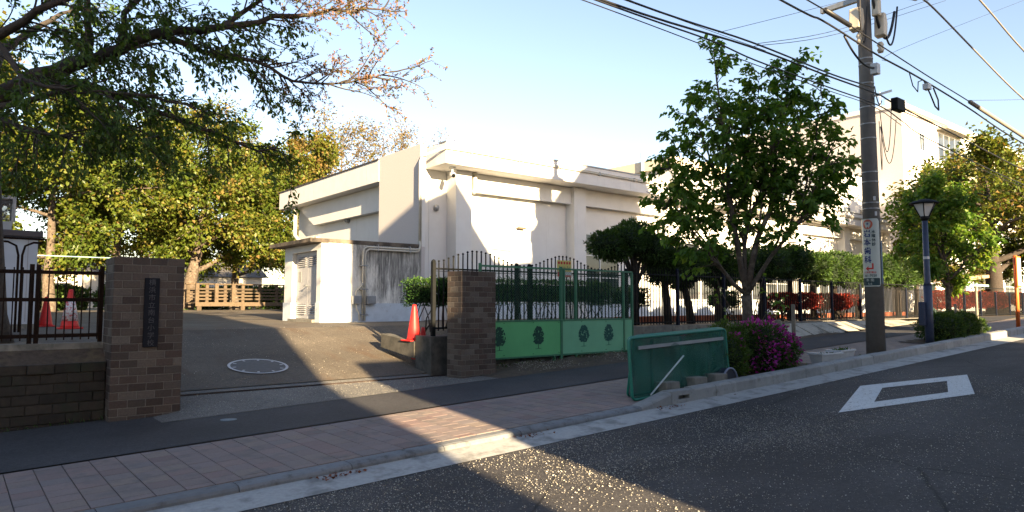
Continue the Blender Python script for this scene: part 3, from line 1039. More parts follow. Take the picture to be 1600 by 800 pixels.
cone('red traffic cone with white reflective band behind the brown railing', 2.0, 17.55, 1.05, 1.2, True)
cone('slim plain red traffic cone nearest the pale shed', 1.75, 19.6, 1.05, 1.0)

# ------------------------------------------------------------------ school hall
hall = thing('school_hall', 'long low white school hall with deep flat roof edge and pilasters', 'building', (28, 25, 1.0))
FV = 19.35
MB().box(12.9, 46.0, FV, 30.5, .9, 6.06).build('street_wall', WHITE, hall)
MB().box(12.2, 12.898, 19.45, 30.55, .9, 6.06).build('gable_wall', WHITE, hall)
MB().box(11.702, 12.198, 19.46, 21.5, .9, 6.06).build('corner_wall', WHITE, hall)
MB().box(12.9, 46.0, FV - .02, FV - .001, 1.0, 1.62).build('plinth', PLINTH, hall)
MB().box(12.04, 46.2, 18.2, 30.4, 6.06, 6.74).build('roof_edge', FASCIA, hall, bevel=.012)
MB().box(12.02, 46.2, 18.17, 18.6, 6.742, 6.785).build('roof_coping', STEEL, hall)
MB().box(11.48, 12.036, 21.62, 31.1, 5.87, 6.64).build('gable_roof_edge', FASCIA, hall, bevel=.012)
MB().box(11.44, 11.9, 21.6, 31.12, 6.642, 6.68).build('gable_coping', SHEDR, hall)
MB().box(12.036, 12.2, 21.62, 31.1, 5.9, 6.055).build('gable_soffit', FASCIA, hall)
MB().prism([(29.9, 5.86), (28.2, 4.95), (21.5, 4.95), (21.5, 5.86)], 'x', 11.92, 12.196).build('gable_beam', WHITE, hall)
MB().box(11.50, 11.70, 18.87, 21.61, 1.0, 6.72).build('fin_wall', PINK, hall, bevel=.006)
MB().box(11.50, 11.70, 18.862, 18.868, 3.4, 6.715).build('fin_edge', WHITE, hall)
cols = [12.9 + 5.45 * i for i in range(7)]
for i, u in enumerate(cols):
    MB().box(u, u + .64, 18.88, FV - .002, .95, 6.055).build('pilaster', WHITE, hall, bevel=.01)
    if i < len(cols) - 1:
        a, b = u + .642, cols[i + 1] - .002
        MB().box(a, b, 19.05, FV - .002, 5.42, 6.055).build('lintel', WHITE, hall, bevel=.008)
        MB().box(a, b, 19.02, 19.048, 5.40, 5.46).build('lintel_lip', WHITE, hall)
def window(parent, u0, u1, z0, z1, v, nx=2, nz=2, fr=FRAME):
    w = MB()
    d = .04
    w.box(u0, u1, v - d, v, z0, z0 + .05).box(u0, u1, v - d, v, z1 - .05, z1)
    w.box(u0, u0 + .05, v - d, v, z0 + .05, z1 - .05).box(u1 - .05, u1, v - d, v, z0 + .05, z1 - .05)
    for i in range(1, nx):
        x = u0 + (u1 - u0) * i / nx
        w.box(x - .025, x + .025, v - d + .005, v, z0 + .05, z1 - .05)
    for i in range(1, nz):
        z = z0 + (z1 - z0) * i / nz
        w.box(u0 + .05, u1 - .05, v - d + .008, v, z - .02, z + .02)
    f = w.build('window', fr, parent)
    MB().box(u0 + .03, u1 - .03, v - .015, v - .004, z0 + .03, z1 - .03).build('pane', GLASS, f)
    MB().box(u0 - .05, u1 + .05, v - .10, v - .001, z0 - .05, z0 - .004).build('sill', WHITE, f)
for i in range(1, 6):
    u = cols[i] + .64
    window(hall, u + .12, u + 2.3, 1.75, 4.38, FV, 2, 3)
    if i > 1:
        window(hall, u + 2.5, u + 4.6, 1.75, 4.38, FV, 2, 3)
# down pipe pieces under the eave, conduit along the roof edge
mb = MB().tube([(13.72, 18.95, 6.05), (13.72, 18.95, 5.55), (13.72, 19.0, 5.42), (13.72, 19.06, 5.34)], .075, 10)
mb.lathe([(.09, 0), (.09, .08)], (13.72, 18.95, 5.95), 10)
mb.build('drain_pipe', PIPEC, hall, smooth=True)
mb = MB().tube([(11.66, 29.6, 5.86), (11.66, 29.6, 4.6), (11.72, 29.3, 4.35), (11.75, 28.6, 4.2), (11.8, 28.3, 3.9)], .085, 10)
mb.build('drain_pipe', PIPEC, hall, smooth=True)
for k, (dz, r) in enumerate(((0, .022), (.05, .016))):
    mb = MB().tube([(11.44 + k * .06, 18.80, 3.45), (11.44 + k * .06, 18.80, 6.1), (11.5, 18.80, 6.3), (11.8, 18.7, 6.42 + dz), (12.0, 18.16, 6.52 + dz), (13.0, 18.15, 6.53 + dz), (24, 18.15, 6.49 + dz), (46, 18.15, 6.46 + dz)], r + .008, 8)
    mb.build('conduit', PIPEC, hall, smooth=True)
mb = MB()
for u in range(13, 45, 2):
    mb.box(u - .02, u + .02, 18.12, 18.2, 6.46, 6.60)
tag(mb.build('conduit_clips', STEEL, hall), kind='stuff')
# slim black roof edge line on the gable
# vents and cameras
for (x, y, z, r, lab) in ((12.12, 29.0, 4.42, .09, 'left round steel vent hood of the pair on the hall gable'), (12.12, 28.3, 4.44, .08, 'right round steel vent hood of the pair on the hall gable'), (12.10, 25.4, 4.9, .10, 'single round steel vent hood on the hall gable')):
    t = thing('vent_hood', lab, 'vent', (x, y, z), 'steel vent hoods')
    MB().tube([(x + .09, y, z), (x, y, z)], r, 14).build('duct_collar', STEEL, t, smooth=True)
    MB().tube([(x - .001, y, z), (x - .06, y, z), (x - .10, y, z - .02)], [r * 1.15, r * .9, r * .3], 14).build('hood', STEEL, t, smooth=True)
t = thing('dome_camera', 'small round dome camera on the white wall below the corner', 'camera', (12.45, 19.42, 4.75))
MB().tube([(12.45, 19.458, 4.78), (12.45, 19.42, 4.78)], .10, 16).build('mount_plate', PLWHITE, t, smooth=True)
MB().lathe([(.02, -.11), (.07, -.09), (.095, -.03), (.1, .03), (.07, .09), (.02, .11)], (12.45, 19.38, 4.78), 16).build('dome', STEEL, t, smooth=True)
t = thing('security_camera', 'white bullet security camera hanging under the roof corner', 'camera', (12.55, 18.6, 6.05))
MB().box(12.47, 12.63, 18.52, 18.68, 6.0, 6.058).build('mount_plate', PLWHITE, t)
MB().tube([(12.55, 18.6, 6.0), (12.55, 18.6, 5.86)], .03, 10).build('arm', PLWHITE, t, smooth=True)
MB().tube([(12.60, 18.72, 5.86), (12.47, 18.40, 5.74)], .085, 14).build('body', PLWHITE, t, smooth=True)
MB().tube([(12.469, 18.398, 5.739), (12.455, 18.363, 5.727)], .06, 14).build('lens', BLACK, t, smooth=True)
t = thing('wall_light', 'small dark wall light in the middle of the hall wall', 'light', (16.0, 19.25, 4.33))
MB().box(15.85, 16.18, 19.15, 19.345, 4.30, 4.36).build('lamp_hood', mat('lamp_brown', (.12, .085, .05), .6, .1, 8, 0), t, bevel=.01)
MB().box(15.93, 16.10, 19.2, 19.345, 4.36, 4.42).build('lamp_bracket', PIPEC, t)
for u, lab in ((26.2, 'outdoor air conditioner on the ground by the hall wall'), (28.2, 'outdoor air conditioner nearest the blue posts of the fence')):
    pass

# ------------------------------------------------------------------ annex with grey double door
ax = thing('annex', 'small flat roofed annex with mould streaked wall and grey double door', 'building', (9.8, 20, 1.0))
AU = 8.17
MB().box(AU + .22, 11.496, 18.75, 21.52, .9, 3.34).build('mould_wall', MOULD, ax)
MB().box(AU, AU + .218, 18.75, 19.06, .9, 3.33).build('front_jamb', WHITE, ax)
MB().box(AU, AU + .218, 20.90, 21.52, .9, 3.33).build('front_jamb', WHITE, ax)
MB().box(AU, AU + .218, 19.062, 20.898, 3.14, 3.33).build('door_lintel', WHITE, ax)
MB().box(AU - .03, 11.49, 18.715, 18.748, .95, 1.60).build('plinth', PLINTH, ax)
MB().box(AU - .03, AU - .002, 18.75, 19.06, .95, 1.62).build('plinth', PLINTH, ax)
MB().box(AU - .03, AU - .002, 20.9, 21.53, .95, 1.62).build('plinth', PLINTH, ax)
MB().box(AU - .34, 11.49, 18.735, 22.0, 3.342, 3.46).build('roof_slab', SLAB, ax, bevel=.01)
MB().box(AU - .12, AU + .21, 19.062, 20.898, .95, 1.13).build('door_step', CONC, ax)
for k, (v0, v1) in enumerate(((19.08, 19.975), (19.985, 20.88))):
    d = MB().box(AU + .13, AU + .17, v0, v1, 1.14, 3.13).build('door_leaf', DOORG, ax, bevel=.004)
    for zc in (1.42, 2.86):
        MB().box(AU + .1255, AU + .1295, v0 + .14, v1 - .14, zc - .14, zc + .14).build('louvre_gap', DARK, d)
        for i in range(5):
            z = zc - .12 + i * .058
            MB().add([(AU + .095, v0 + .12, z - .02), (AU + .095, v1 - .12, z - .02), (AU + .128, v1 - .12, z + .018), (AU + .128, v0 + .12, z + .018),
                      (AU + .10, v0 + .12, z - .028), (AU + .10, v1 - .12, z - .028), (AU + .129, v1 - .12, z + .008), (AU + .129, v0 + .12, z + .008)],
                     [(0, 1, 2, 3), (7, 6, 5, 4), (0, 4, 5, 1), (1, 5, 6, 2), (2, 6, 7, 3), (3, 7, 4, 0)]).build('louvre_slat', DOORG, d)
    if k == 1:
        MB().box(AU + .125, AU + .1295, v0 + .5, v0 + .72, 2.25, 2.56).build('notice', mat('notice', (.25, .25, .24), .6, .3, 60, 0), d)
    else:
        mb = MB().tube([(AU + .13, 19.95, 2.12), (AU + .02, 19.95, 2.12)], .016, 8).tube([(AU + .02, 20.02, 2.12), (AU + .02, 19.80, 2.12)], .016, 8)
        mb.build('handle', STEEL, d, smooth=True)
# meter boxes and conduits on the mouldy wall
cd = thing('wall_conduit', 'cream conduit pipes bent along the mouldy annex wall', 'pipe', (9.5, 18.68, 1.1))
for k in range(2):
    o = .07 * k
    mb = MB().tube([(9.44 + o, 18.66, 1.08), (9.44 + o, 18.66, 3.12 - o), (9.47 + o, 18.66, 3.22 - o), (9.56 + o, 18.66, 3.28 - o), (11.22 - o * .3, 18.66, 3.28 - o), (11.36 - o * .3, 18.66, 3.30 - o), (11.42, 18.70, 3.42 - o), (11.44, 18.78, 3.56)], .03, 8)
    mb.build('pipe', PIPEC, cd, smooth=True)
mb = MB().tube([(9.44, 18.64, 2.2), (9.38, 18.64, 2.12), (9.22, 18.64, 1.95), (9.2, 18.64, 1.8)], .022, 8).build('branch_pipe', PIPEC, cd, smooth=True)
MB().tube([(9.22, 18.64, 1.6), (9.24, 18.64, 1.45), (9.32, 18.64, 1.3), (9.33, 18.64, 1.08)], .022, 8).build('branch_pipe', PIPEC, cd, smooth=True)
mb = MB()
for z in (2.7, 2.0, 1.25):
    mb.box(9.36, 9.60, 18.62, 18.75, z, z + .03)
for u in (9.9, 11.0):
    mb.box(u, u + .03, 18.62, 18.75, 3.16, 3.36)
tag(mb.build('pipe_clips', STEEL, cd), kind='stuff')
MB().box(9.2, 9.85, 18.5, 18.7, 1.05, 1.075).build('pipe_foot', PLWHITE, cd)
for a, b, lab in ((9.10, 9.36, 'left grey junction box on the annex wall'), (9.56, 9.84, 'right grey junction box on the annex wall')):
    t = thing('junction_box', lab, 'box', ((a + b) / 2, 18.66, 1.58), 'junction boxes')
    MB().box(a, b, 18.58, 18.71, 1.58, 1.82).build('housing', GREY, t, bevel=.006)
    MB().box(a + .02, b - .02, 18.572, 18.579, 1.6, 1.80).build('cover', STEEL, t)
tag(MB().prism([(8.62, 1.50), (9.02, 1.50), (9.06, 1.55), (9.06, 1.72), (8.56, 1.72), (8.56, 1.55)], 'y', 18.735, 18.7495).build('wall_patch', WHITE), 'pale repair plate low on the annex wall', 'plate')

# ------------------------------------------------------------------ taller school blocks
lk = thing('school_link_block', 'white three storey link block beside the tall school building', 'building', (47, 26, 1.0))
MB().box(44.8, 51.4, 22.0, 33.0, .9, 10.3).build('wall', WHITE, lk)
MB().box(44.7, 51.4, 21.9, 33.1, 10.302, 10.45).build('roof_edge', FASCIA, lk)
window(lk, 46.6, 47.7, 7.0, 8.2, 22.0, 2, 1)
window(lk, 49.0, 50.1, 7.0, 8.2, 22.0, 2, 1)
MB().box(44.72, 44.79, 25.0, 25.1, 6.8, 10.2).build('drain_pipe', PIPEC, lk)
ac = thing('air_conditioner', 'grey air conditioner box on the hall roof by the link block', 'air conditioner', (45.6, 21.2, 6.75))
MB().box(45.2, 46.1, 21.0, 21.5, 6.78, 7.5).build('housing', GREY, ac, bevel=.02)
MB().tube([(45.55, 20.998, 7.14), (45.55, 20.98, 7.14)], .27, 18).build('fan_grille', BLACK, ac)

tb = thing('school_tower_block', 'tall white four storey school block with flat roof', 'building', (60, 27, 1.0))
MB().box(51.6, 95, 20.0, 33.6, .9, 15.5).build('wall', WHITE, tb)
MB().box(51.58, 51.599, 20.0, 33.6, .9, 15.49).build('gable_shade_tone', PINK, tb)  # pinkish grey sheet puts the gable's shaded side into the colour
MB().box(51.45, 95.1, 19.85, 33.75, 15.502, 15.8).build('roof_edge', FASCIA, tb)
MB().tube([(52, 19.8, 15.25), (95, 19.8, 15.2)], .07, 8).build('eave_pipe', mat('tan_pipe', (.42, .33, .2), .6, .1, 6, 0), tb)
for fl in range(4):
    z = 2.1 + fl * 3.5
    window(tb, 54.5, 55.4, z + .2, z + 1.5, 20.0, 2, 1)
    for k in range(5):
        a = 58.0 + k * 7.0
        window(tb, a, a + 4.6, z - .1, z + 2.1, 20.0, 4, 2)
        MB().box(a - .2, a + 4.8, 19.2, 19.996, z + 2.25, z + 2.4).build('canopy', CONCL, tb)
for u in (53.0, 61, 70, 80):
    mb = MB().tube([(u, 22, 15.8), (u, 22, 17.3)], .035, 6).tube([(u - .5, 22, 16.9), (u + .5, 22, 16.9)], .02, 6)
    mb.build('roof_antenna', STEEL, tb)
MB().box(51.9, 53.2, 20.3, 21.2, 15.802, 16.3).build('roof_tank', PLWHITE, tb)

rb = thing('rear_school_block', 'distant white school block rising behind the hall roof', 'building', (50, 40, 1.0))
MB().box(44.0, 51.4, 33.9, 41.6, .9, 12.4).build('wall', WHITE, rb)
MB().box(43.7, 51.4, 33.8, 41.9, 12.402, 13.25).build('roof_edge', CREAM, rb)
MB().tube([(43.66, 36.9, 6), (43.66, 36.9, 14.0)], .12, 8).build('standpipe', PLWHITE, rb)
for v in (35.2, 38.6):
    MB().box(43.96, 43.999, v, v + 1.8, 9.2, 10.8).build('shutter', PINK, rb)
MB().box(43.62, 43.99, 34.4, 41.2, 8.8, 8.95).build('ledge', CREAM, rb)

# ------------------------------------------------------------------ left: pale shed, pipe stand, chest, deck
sh = thing('storage_shed', 'pale grey panel storage shed with dark roof behind the brown railing', 'shed', (-.6, 19.5, 1.0))
MB().box(-2.8, 1.42, 18.2, 21.4, 1.15, 3.02).build('wall', SHEDW, sh)
MB().box(-2.9, 1.50, 18.08, 21.5, 3.022, 3.16).build('roof', SHEDR, sh, bevel=.02)
mb = MB()
for i in range(8):
    mb.box(-2.4 + i * .52, -2.385 + i * .52, 18.19, 18.1995, 1.2, 3.0)
tag(mb.build('panel_seams', GREY, sh), kind='stuff')
MB().box(-2.8, 1.42, 18.15, 21.3, .98, 1.14).build('base', CONC, sh)
ru = thing('roof_frame', 'grey box frame standing on top of the storage shed', 'frame', (.2, 18.9, 3.16))
MB().box(-1.3, .95, 18.4, 19.3, 3.165, 3.36).build('tray', GREY, ru)
for u in (-1.3, .98):
    for v in (18.4, 19.3):
        MB().box(u - .03, u + .03, v - .03, v + .03, 3.36, 3.85).build('upright', STEEL, ru)
MB().box(-1.33, 1.01, 18.37, 19.33, 3.852, 3.92).build('frame_top', STEEL, ru)
MB().box(-1.25, .93, 18.42, 18.43, 3.38, 3.84).build('mesh_panel', NETG if False else net_mat('grey_mesh', (.12, .11, .10), .55), ru)
ps = thing('pipe_stand', 'brown steel pipe stand with forked top in front of the shed', 'pipe stand', (1.0, 15.9, 1.05))
mb = MB()
bx, by = .98, 16.0
mb.tube([(bx - .03, by, 1.0), (bx - .03, by, 2.5), (bx - .07, by, 2.68), (bx - .2, by, 2.75), (bx - .5, by, 2.76)], .02, 8)
mb.tube([(bx + .03, by, 1.0), (bx + .03, by, 2.5), (bx + .07, by, 2.68), (bx + .2, by, 2.75), (bx + .33, by, 2.75)], .02, 8)
mb.build('forked_post', BROWN, ps, smooth=True)
MB().tube([(-2.2, by, 2.84), (bx + .36, by, 2.82)], .022, 8).build('cross_pipe', BROWN, ps, smooth=True)
ch = thing('storage_chest', 'cream storage chest on the sunlit ground beyond the railing', 'chest', (5.0, 28.0, 1.1))
MB().box(4.55, 6.25, 28, 28.8, 1.14, 1.72).build('body', CREAM, ch, bevel=.02)
MB().box(4.5, 6.3, 27.95, 28.85, 1.722, 1.80).build('lid', CREAM, ch, bevel=.02)
MB().box(5.86, 6.1, 27.985, 27.999, 1.5, 1.7).build('vent', DARK, ch)
bs = thing('bleacher_frame', 'white pipe goal frame standing under the far trees', 'frame', (5.0, 33.0, 1.15))
mb = MB().tube([(2.4, 33, 1.1), (2.4, 33, 3.5), (6.9, 33, 3.5), (6.9, 33, 1.1)], .025, 8)
mb.build('goal_posts', MINT, bs)
MB().tube([(2.4, 34.2, 1.12), (6.9, 34.2, 1.12)], .04, 8).build('ground_bar', PLWHITE, bs)
MB().tube([(2.4, 33, 3.46), (2.4, 34.2, 1.12)], .03, 8).build('stay', PLWHITE, bs)
MB().tube([(6.9, 33, 3.46), (6.9, 34.2, 1.12)], .03, 8).build('stay', PLWHITE, bs)

dk = thing('timber_deck', 'low sunlit timber deck with slatted railing under the trees', 'deck', (13, 40, 1.25))
y0 = 39.6
for i in range(6):
    MB().box(10.2, 18.5, y0 + .02 + i * .34, y0 + .34 + i * .34, 1.62, 1.68).build('deck_board', WOOD, dk)
MB().box(10.2, 18.5, y0, y0 + .018, 1.46, 1.68).build('deck_edge', WOOD, dk)
for u in (10.3, 12.6, 14.9, 17.2):
    MB().box(u, u + .22, y0 + .02, y0 + .2, 1.15, 1.618).build('deck_leg', WOOD, dk)
for u in frange(10.3, 18.3, 1.0):
    MB().box(u - .08, u + .08, y0 + 1.9, y0 + 2.04, 1.682, 2.68).build('rail_post', WOOD, dk)
for z in (1.86, 2.05, 2.24, 2.43):
    MB().box(10.2, 18.5, y0 + 1.85, y0 + 1.898, z - .05, z + .05).build('rail_slat', WOOD, dk)
MB().box(10.15, 18.55, y0 + 1.82, y0 + 2.08, 2.682, 2.75).build('hand_rail', WOOD, dk)
for u in (10.3, 11.3, 12.2):
    MB().box(u - .09, u + .09, y0 + .05, y0 + .2, 1.682, 2.70).build('rail_post', WOOD, dk)

# covered shelter and red brick bed on the right
st = thing('bicycle_shelter', 'shelter with tan roof and mint green posts behind red shrubs', 'shelter', (39, 12.8, 1.0))
MB().prism([(36.2, 2.62), (41.6, 2.95), (41.6, 3.10), (36.2, 2.77)], 'y', 12.0, 14.2).build('roof', TANROOF, st)
MB().box(36.3, 41.5, 12.05, 12.15, 2.45, 2.56).build('roof_beam', MINT, st)
for u in (37.0, 39.2, 41.3):
    for v in (12.1, 14.0):
        MB().box(u - .06, u + .06, v - .06, v + .06, 1.0, 2.62).build('post', MINT, st)
be = thing('brick_bed_edge', 'red brick edging of the flower bed behind the black fence', 'edging', (22, 12.4, 1.0))
me = block_mesh('bed_brick', .29, .1, .2, BRICKR, .01)
for i in range(62):
    piece('brick', me, be, (14.0 + i * .3, 12.7, 1.14))

# ------------------------------------------------------------------ vegetation
def vrot(d, ang, R):
    """unit vector at an angle from d, random azimuth"""
    d = Vector(d).normalized()
    a = d.cross(Vector((R.uniform(-1, 1), R.uniform(-1, 1), R.uniform(-1, 1))))
    if a.length < 1e-3:
        a = d.cross(Vector((1, 0, .3)))
    a.normalize()
    return (d * math.cos(ang) + a * math.sin(ang)).normalized()

def wander(p, d, L, n, R, wob=.25, droop=0.0):
    pts = [Vector(p)]; d = Vector(d).normalized()
    for i in range(n):
        d = (d + Vector((R.uniform(-wob, wob), R.uniform(-wob, wob), R.uniform(-wob, wob) - droop))).normalized()
        pts.append(pts[-1] + d * (L / n))
    return pts

def along(pts, t):
    f = t * (len(pts) - 1); i = min(int(f), len(pts) - 2); f -= i
    return pts[i].lerp(pts[i + 1], f), (pts[i + 1] - pts[i]).normalized()

class Leafer:
    def __init__(s): s.P = []; s.D = []; s.S = []; s.T = []
    def put(s, p, d, size, tint):
        s.P.append(tuple(p)); s.D.append(tuple(d)); s.S.append(size); s.T.append(tint)
    def twig(s, pts, n, size, tint, R, hang=.35, spread=.9, jit=.0):
        for i in range(n):
            p, d = along(pts, R.uniform(.1, 1) if i else 1.0)
            ld = vrot(d, R.uniform(.4, 1.3) * spread, R) + Vector((0, 0, -hang))
            if jit:
                p = p + Vector((R.gauss(0, jit), R.gauss(0, jit), R.gauss(0, jit)))
            s.put(p, ld.normalized(), size * R.uniform(.65, 1.25), min(1, max(0, R.gauss(tint, .16))))
    def build(s, name, m, parent, **k):
        return leaves(name, np.array(s.P), np.array(s.D), np.array(s.S), np.array(s.T), m, parent, **k)

# --- big cherry whose limbs reach in from the left
def big_cherry():
    R = random.Random(11)
    t = thing('cherry_tree', 'large dark leaved cherry tree reaching in from the upper left', 'tree', (.33, 13.5, 1.0))
    wood = MB(); lf = Leafer()
    wood.tube([(.4, 13.5, .9), (.36, 13.5, 1.4), (.28, 13.54, 3.0), (.24, 13.57, 4.1), (.22, 13.59, 4.9)], [.42, .34, .29, .27, .2], 12)
    limbs = {
     'A': ([(.23, 13.58, 4.65), (.91, 12.9, 5.13), (1.47, 12.32, 5.33), (1.87, 11.87, 5.51), (2.29, 11.53, 5.77), (3.11, 11.12, 5.9), (3.91, 10.98, 6.28), (4.86, 10.87, 6.57), (5.68, 10.58, 6.73)], .17, .014),
     'B': ([(.91, 12.9, 5.13), (1.41, 12.76, 5.09), (2.0, 12.53, 4.94), (2.58, 12.07, 4.65), (3.29, 11.75, 4.35), (3.86, 11.55, 4.15), (4.22, 11.38, 4.2)], .09, .01),
     'C': ([(1.47, 12.32, 5.33), (1.46, 12.07, 5.83), (1.35, 11.77, 6.68), (1.4, 11.4, 7.6)], .08, .02),
     'D': ([(2.29, 11.53, 5.75), (2.92, 11.27, 5.54), (3.69, 11.17, 5.53), (4.29, 11.07, 5.31), (5.13, 10.9, 5.38), (5.88, 10.68, 5.69)], .06, .008),
     'E': ([(1.87, 11.87, 5.51), (1.82, 11.39, 5.9), (2.35, 10.96, 6.68), (3.0, 10.8, 7.4)], .07, .015),
     'O': ([(.23, 13.58, 4.65), (.7, 12.6, 4.6), (1.3, 11.6, 4.7), (2.1, 10.9, 4.6), (2.8, 10.6, 4.4)], .07, .01),
     'Q': ([(.3, 11.98, 5.31), (.6, 11.2, 4.6), (1.0, 10.7, 4.4), (1.6, 10.4, 4.4)], .05, .01),
     'F': ([(.23, 13.58, 4.65), (.5, 12.4, 4.25), (.85, 11.7, 4.0), (1.3, 11.2, 3.9)], .07, .01),
     'G': ([(.91, 12.9, 5.13), (1.42, 11.97, 4.5), (1.87, 11.49, 4.2), (2.29, 11.01, 4.0)], .06, .01),
     'H': ([(.22, 13.59, 4.85), (.3, 11.98, 5.31), (.74, 10.98, 5.47), (1.33, 10.51, 5.82), (2.0, 10.3, 6.4)], .10, .015),
     'I': ([(3.11, 11.12, 5.9), (3.83, 11.06, 6.65), (4.68, 11.01, 7.22)], .05, .012),
     'K': ([(.22, 13.59, 4.85), (-.6, 13.6, 5.6), (-1.6, 13.2, 6.5), (-2.4, 12.6, 7.2)], .12, .02),
     'L': ([(.22, 13.59, 4.85), (.5, 14.4, 5.9), (1.2, 15.3, 6.9), (1.8, 16.0, 7.6)], .12, .02),
     'M': ([(.91, 12.9, 5.13), (1.6, 13.4, 5.7), (2.4, 13.6, 6.2), (3.2, 13.4, 6.4)], .07, .012),
    }
    for k, (pts, r0, r1) in limbs.items():
        P = [Vector(p) for p in pts]
        # subdivide with a little wobble
        Q = []
        for i in range(len(P) - 1):
            for j in range(3):
                q = P[i].lerp(P[i + 1], j / 3)
                if i + j:
                    q = q + Vector((R.uniform(-.03, .03), R.uniform(-.03, .03), R.uniform(-.03, .03)))
                Q.append(q)
        Q.append(P[-1])
        wood.tube(Q, [r0 + (r1 - r0) * (i / (len(Q) - 1)) ** .7 for i in range(len(Q))], 8)
        L = sum((P[i + 1] - P[i]).length for i in range(len(P) - 1))
        nb = int(L / {'D': .10, 'A': .14, 'B': .17, 'C': .2, 'E': .2, 'O': .2, 'H': .2, 'I': .12, 'M': .2, 'L': .2, 'Q': .2}.get(k, .13))
        for b in range(nb):
            tt = .12 + .88 * (b + R.random()) / nb
            p, d = along(Q, min(tt, 1))
            tip = k in 'ADI' and p.x > 3.7 and p.y < 11.5
            sd = vrot(d, R.uniform(.5, 1.2), R)
            sd = (sd + Vector((.15, 0, -.25 if not tip else .05))).normalized()
            l = R.uniform(.45, 1.15) * (1.0 if not tip else .8)
            br = wander(p, sd, l, 6, R, .22, .05 if not tip else -.03)
            wood.tube(br, [.012 * (1 - i / 7) + .003 for i in range(7)], 4, cap=False)
            tint = .30 if not tip else .93
            if not tip and p.x > 2.9:
                tint = .42
            for s in range(R.randint(5, 8)):
                p2, d2 = along(br, R.uniform(.15, 1))
                tw = wander(p2, (vrot(d2, R.uniform(.3, 1.0), R) + Vector((0, 0, -.12))).normalized(), R.uniform(.18, .5), 3, R, .2, .06)
                wood.tube(tw, .0028, 3, cap=False)
                if tip:
                    lf.twig(tw, R.randint(10, 16), .06, tint, R, -.1, 1.1, .012)
                else:
                    lf.twig(tw, R.randint(7, 12), .092, tint, R, .45, 1.0, .025)
    wood.build('trunk', BARKD, t, smooth=True, fix=False)
    lf.build('crown', LEAF_CH, t, w=.5)
big_cherry()

# --- general broadleaf tree
def tree(name, label, base, H, spread, nleaf, lsize, m, seed, group=None, trunk_r=.2, crown_lo=.35, tint=.5, lean=(0, 0), bark=BARK, sparse=False, up=.5, nlimb=9, wfac=.6, hang=.15, clump=None):
    R = random.Random(seed)
    t = thing(name, label, 'tree', base, group)
    b = Vector(base)
    wood = MB(); lf = Leafer()
    top = b + Vector((lean[0], lean[1], H * .93))
    tp = [b + Vector((0, 0, -.15)), b + Vector((0, 0, .25))]
    for i in range(1, 7):
        q = b.lerp(top, i / 6) + Vector((R.uniform(-.04, .04) * H * .3, R.uniform(-.04, .04) * H * .3, 0))
        tp.append(q)
    wood.tube(tp, [trunk_r * 1.35, trunk_r * 1.05] + [trunk_r * (1 - .155 * i) for i in range(1, 7)], 9)
    ends = []
    for i in range(nlimb):
        h = crown_lo * .8 + (1 - crown_lo * .8) * (i + R.random() * .6) / nlimb
        p, _ = along(tp[1:], min(.98, h))
        az = i * 2.4 + R.uniform(-.5, .5)
        k = math.sin(math.pi * min(1, max(.08, (h - crown_lo * .7) / (1.08 - crown_lo * .7))) ** .75)
        l = spread * (.45 + .6 * k) * R.uniform(.8, 1.1)
        d = Vector((math.cos(az), math.sin(az), up * R.uniform(.6, 1.4)))
        br = wander(p, d, l, 6, R, .2, .02)
        r0 = trunk_r * (1 - h) * .5 + .02
        wood.tube(br, [r0 * (1 - j / 7.5) for j in range(7)], 6, cap=False)
        for s in range(7):
            p2, d2 = along(br, R.uniform(.25, 1))
            b2 = wander(p2, (vrot(d2, R.uniform(.4, 1.1), R) + Vector((0, 0, .15 * up))).normalized(), l * R.uniform(.25, .5), 4, R, .25)
            wood.tube(b2, [r0 * .3 * (1 - j / 5.5) + .004 for j in range(5)], 4, cap=False)
            ends.append(b2)
            for s2 in range(3):
                p3, d3 = along(b2, R.uniform(.3, 1))
                b3 = wander(p3, vrot(d3, R.uniform(.4, 1.1), R), l * R.uniform(.14, .28), 3, R, .25)
                wood.tube(b3, [.006 + .002 * lsize / .1] * 4, 3, cap=False)
                ends.append(b3)
    per = max(1, nleaf // len(ends))
    for e in ends:
        tt = R.gauss(tint, .14)
        lf.twig(e, per, lsize, tt, R, hang, 1.1, clump if clump is not None else spread * .06)
    wood.build('trunk', bark, t, smooth=True, fix=False)
    lf.build('crown', m, t, w=wfac)
    return t

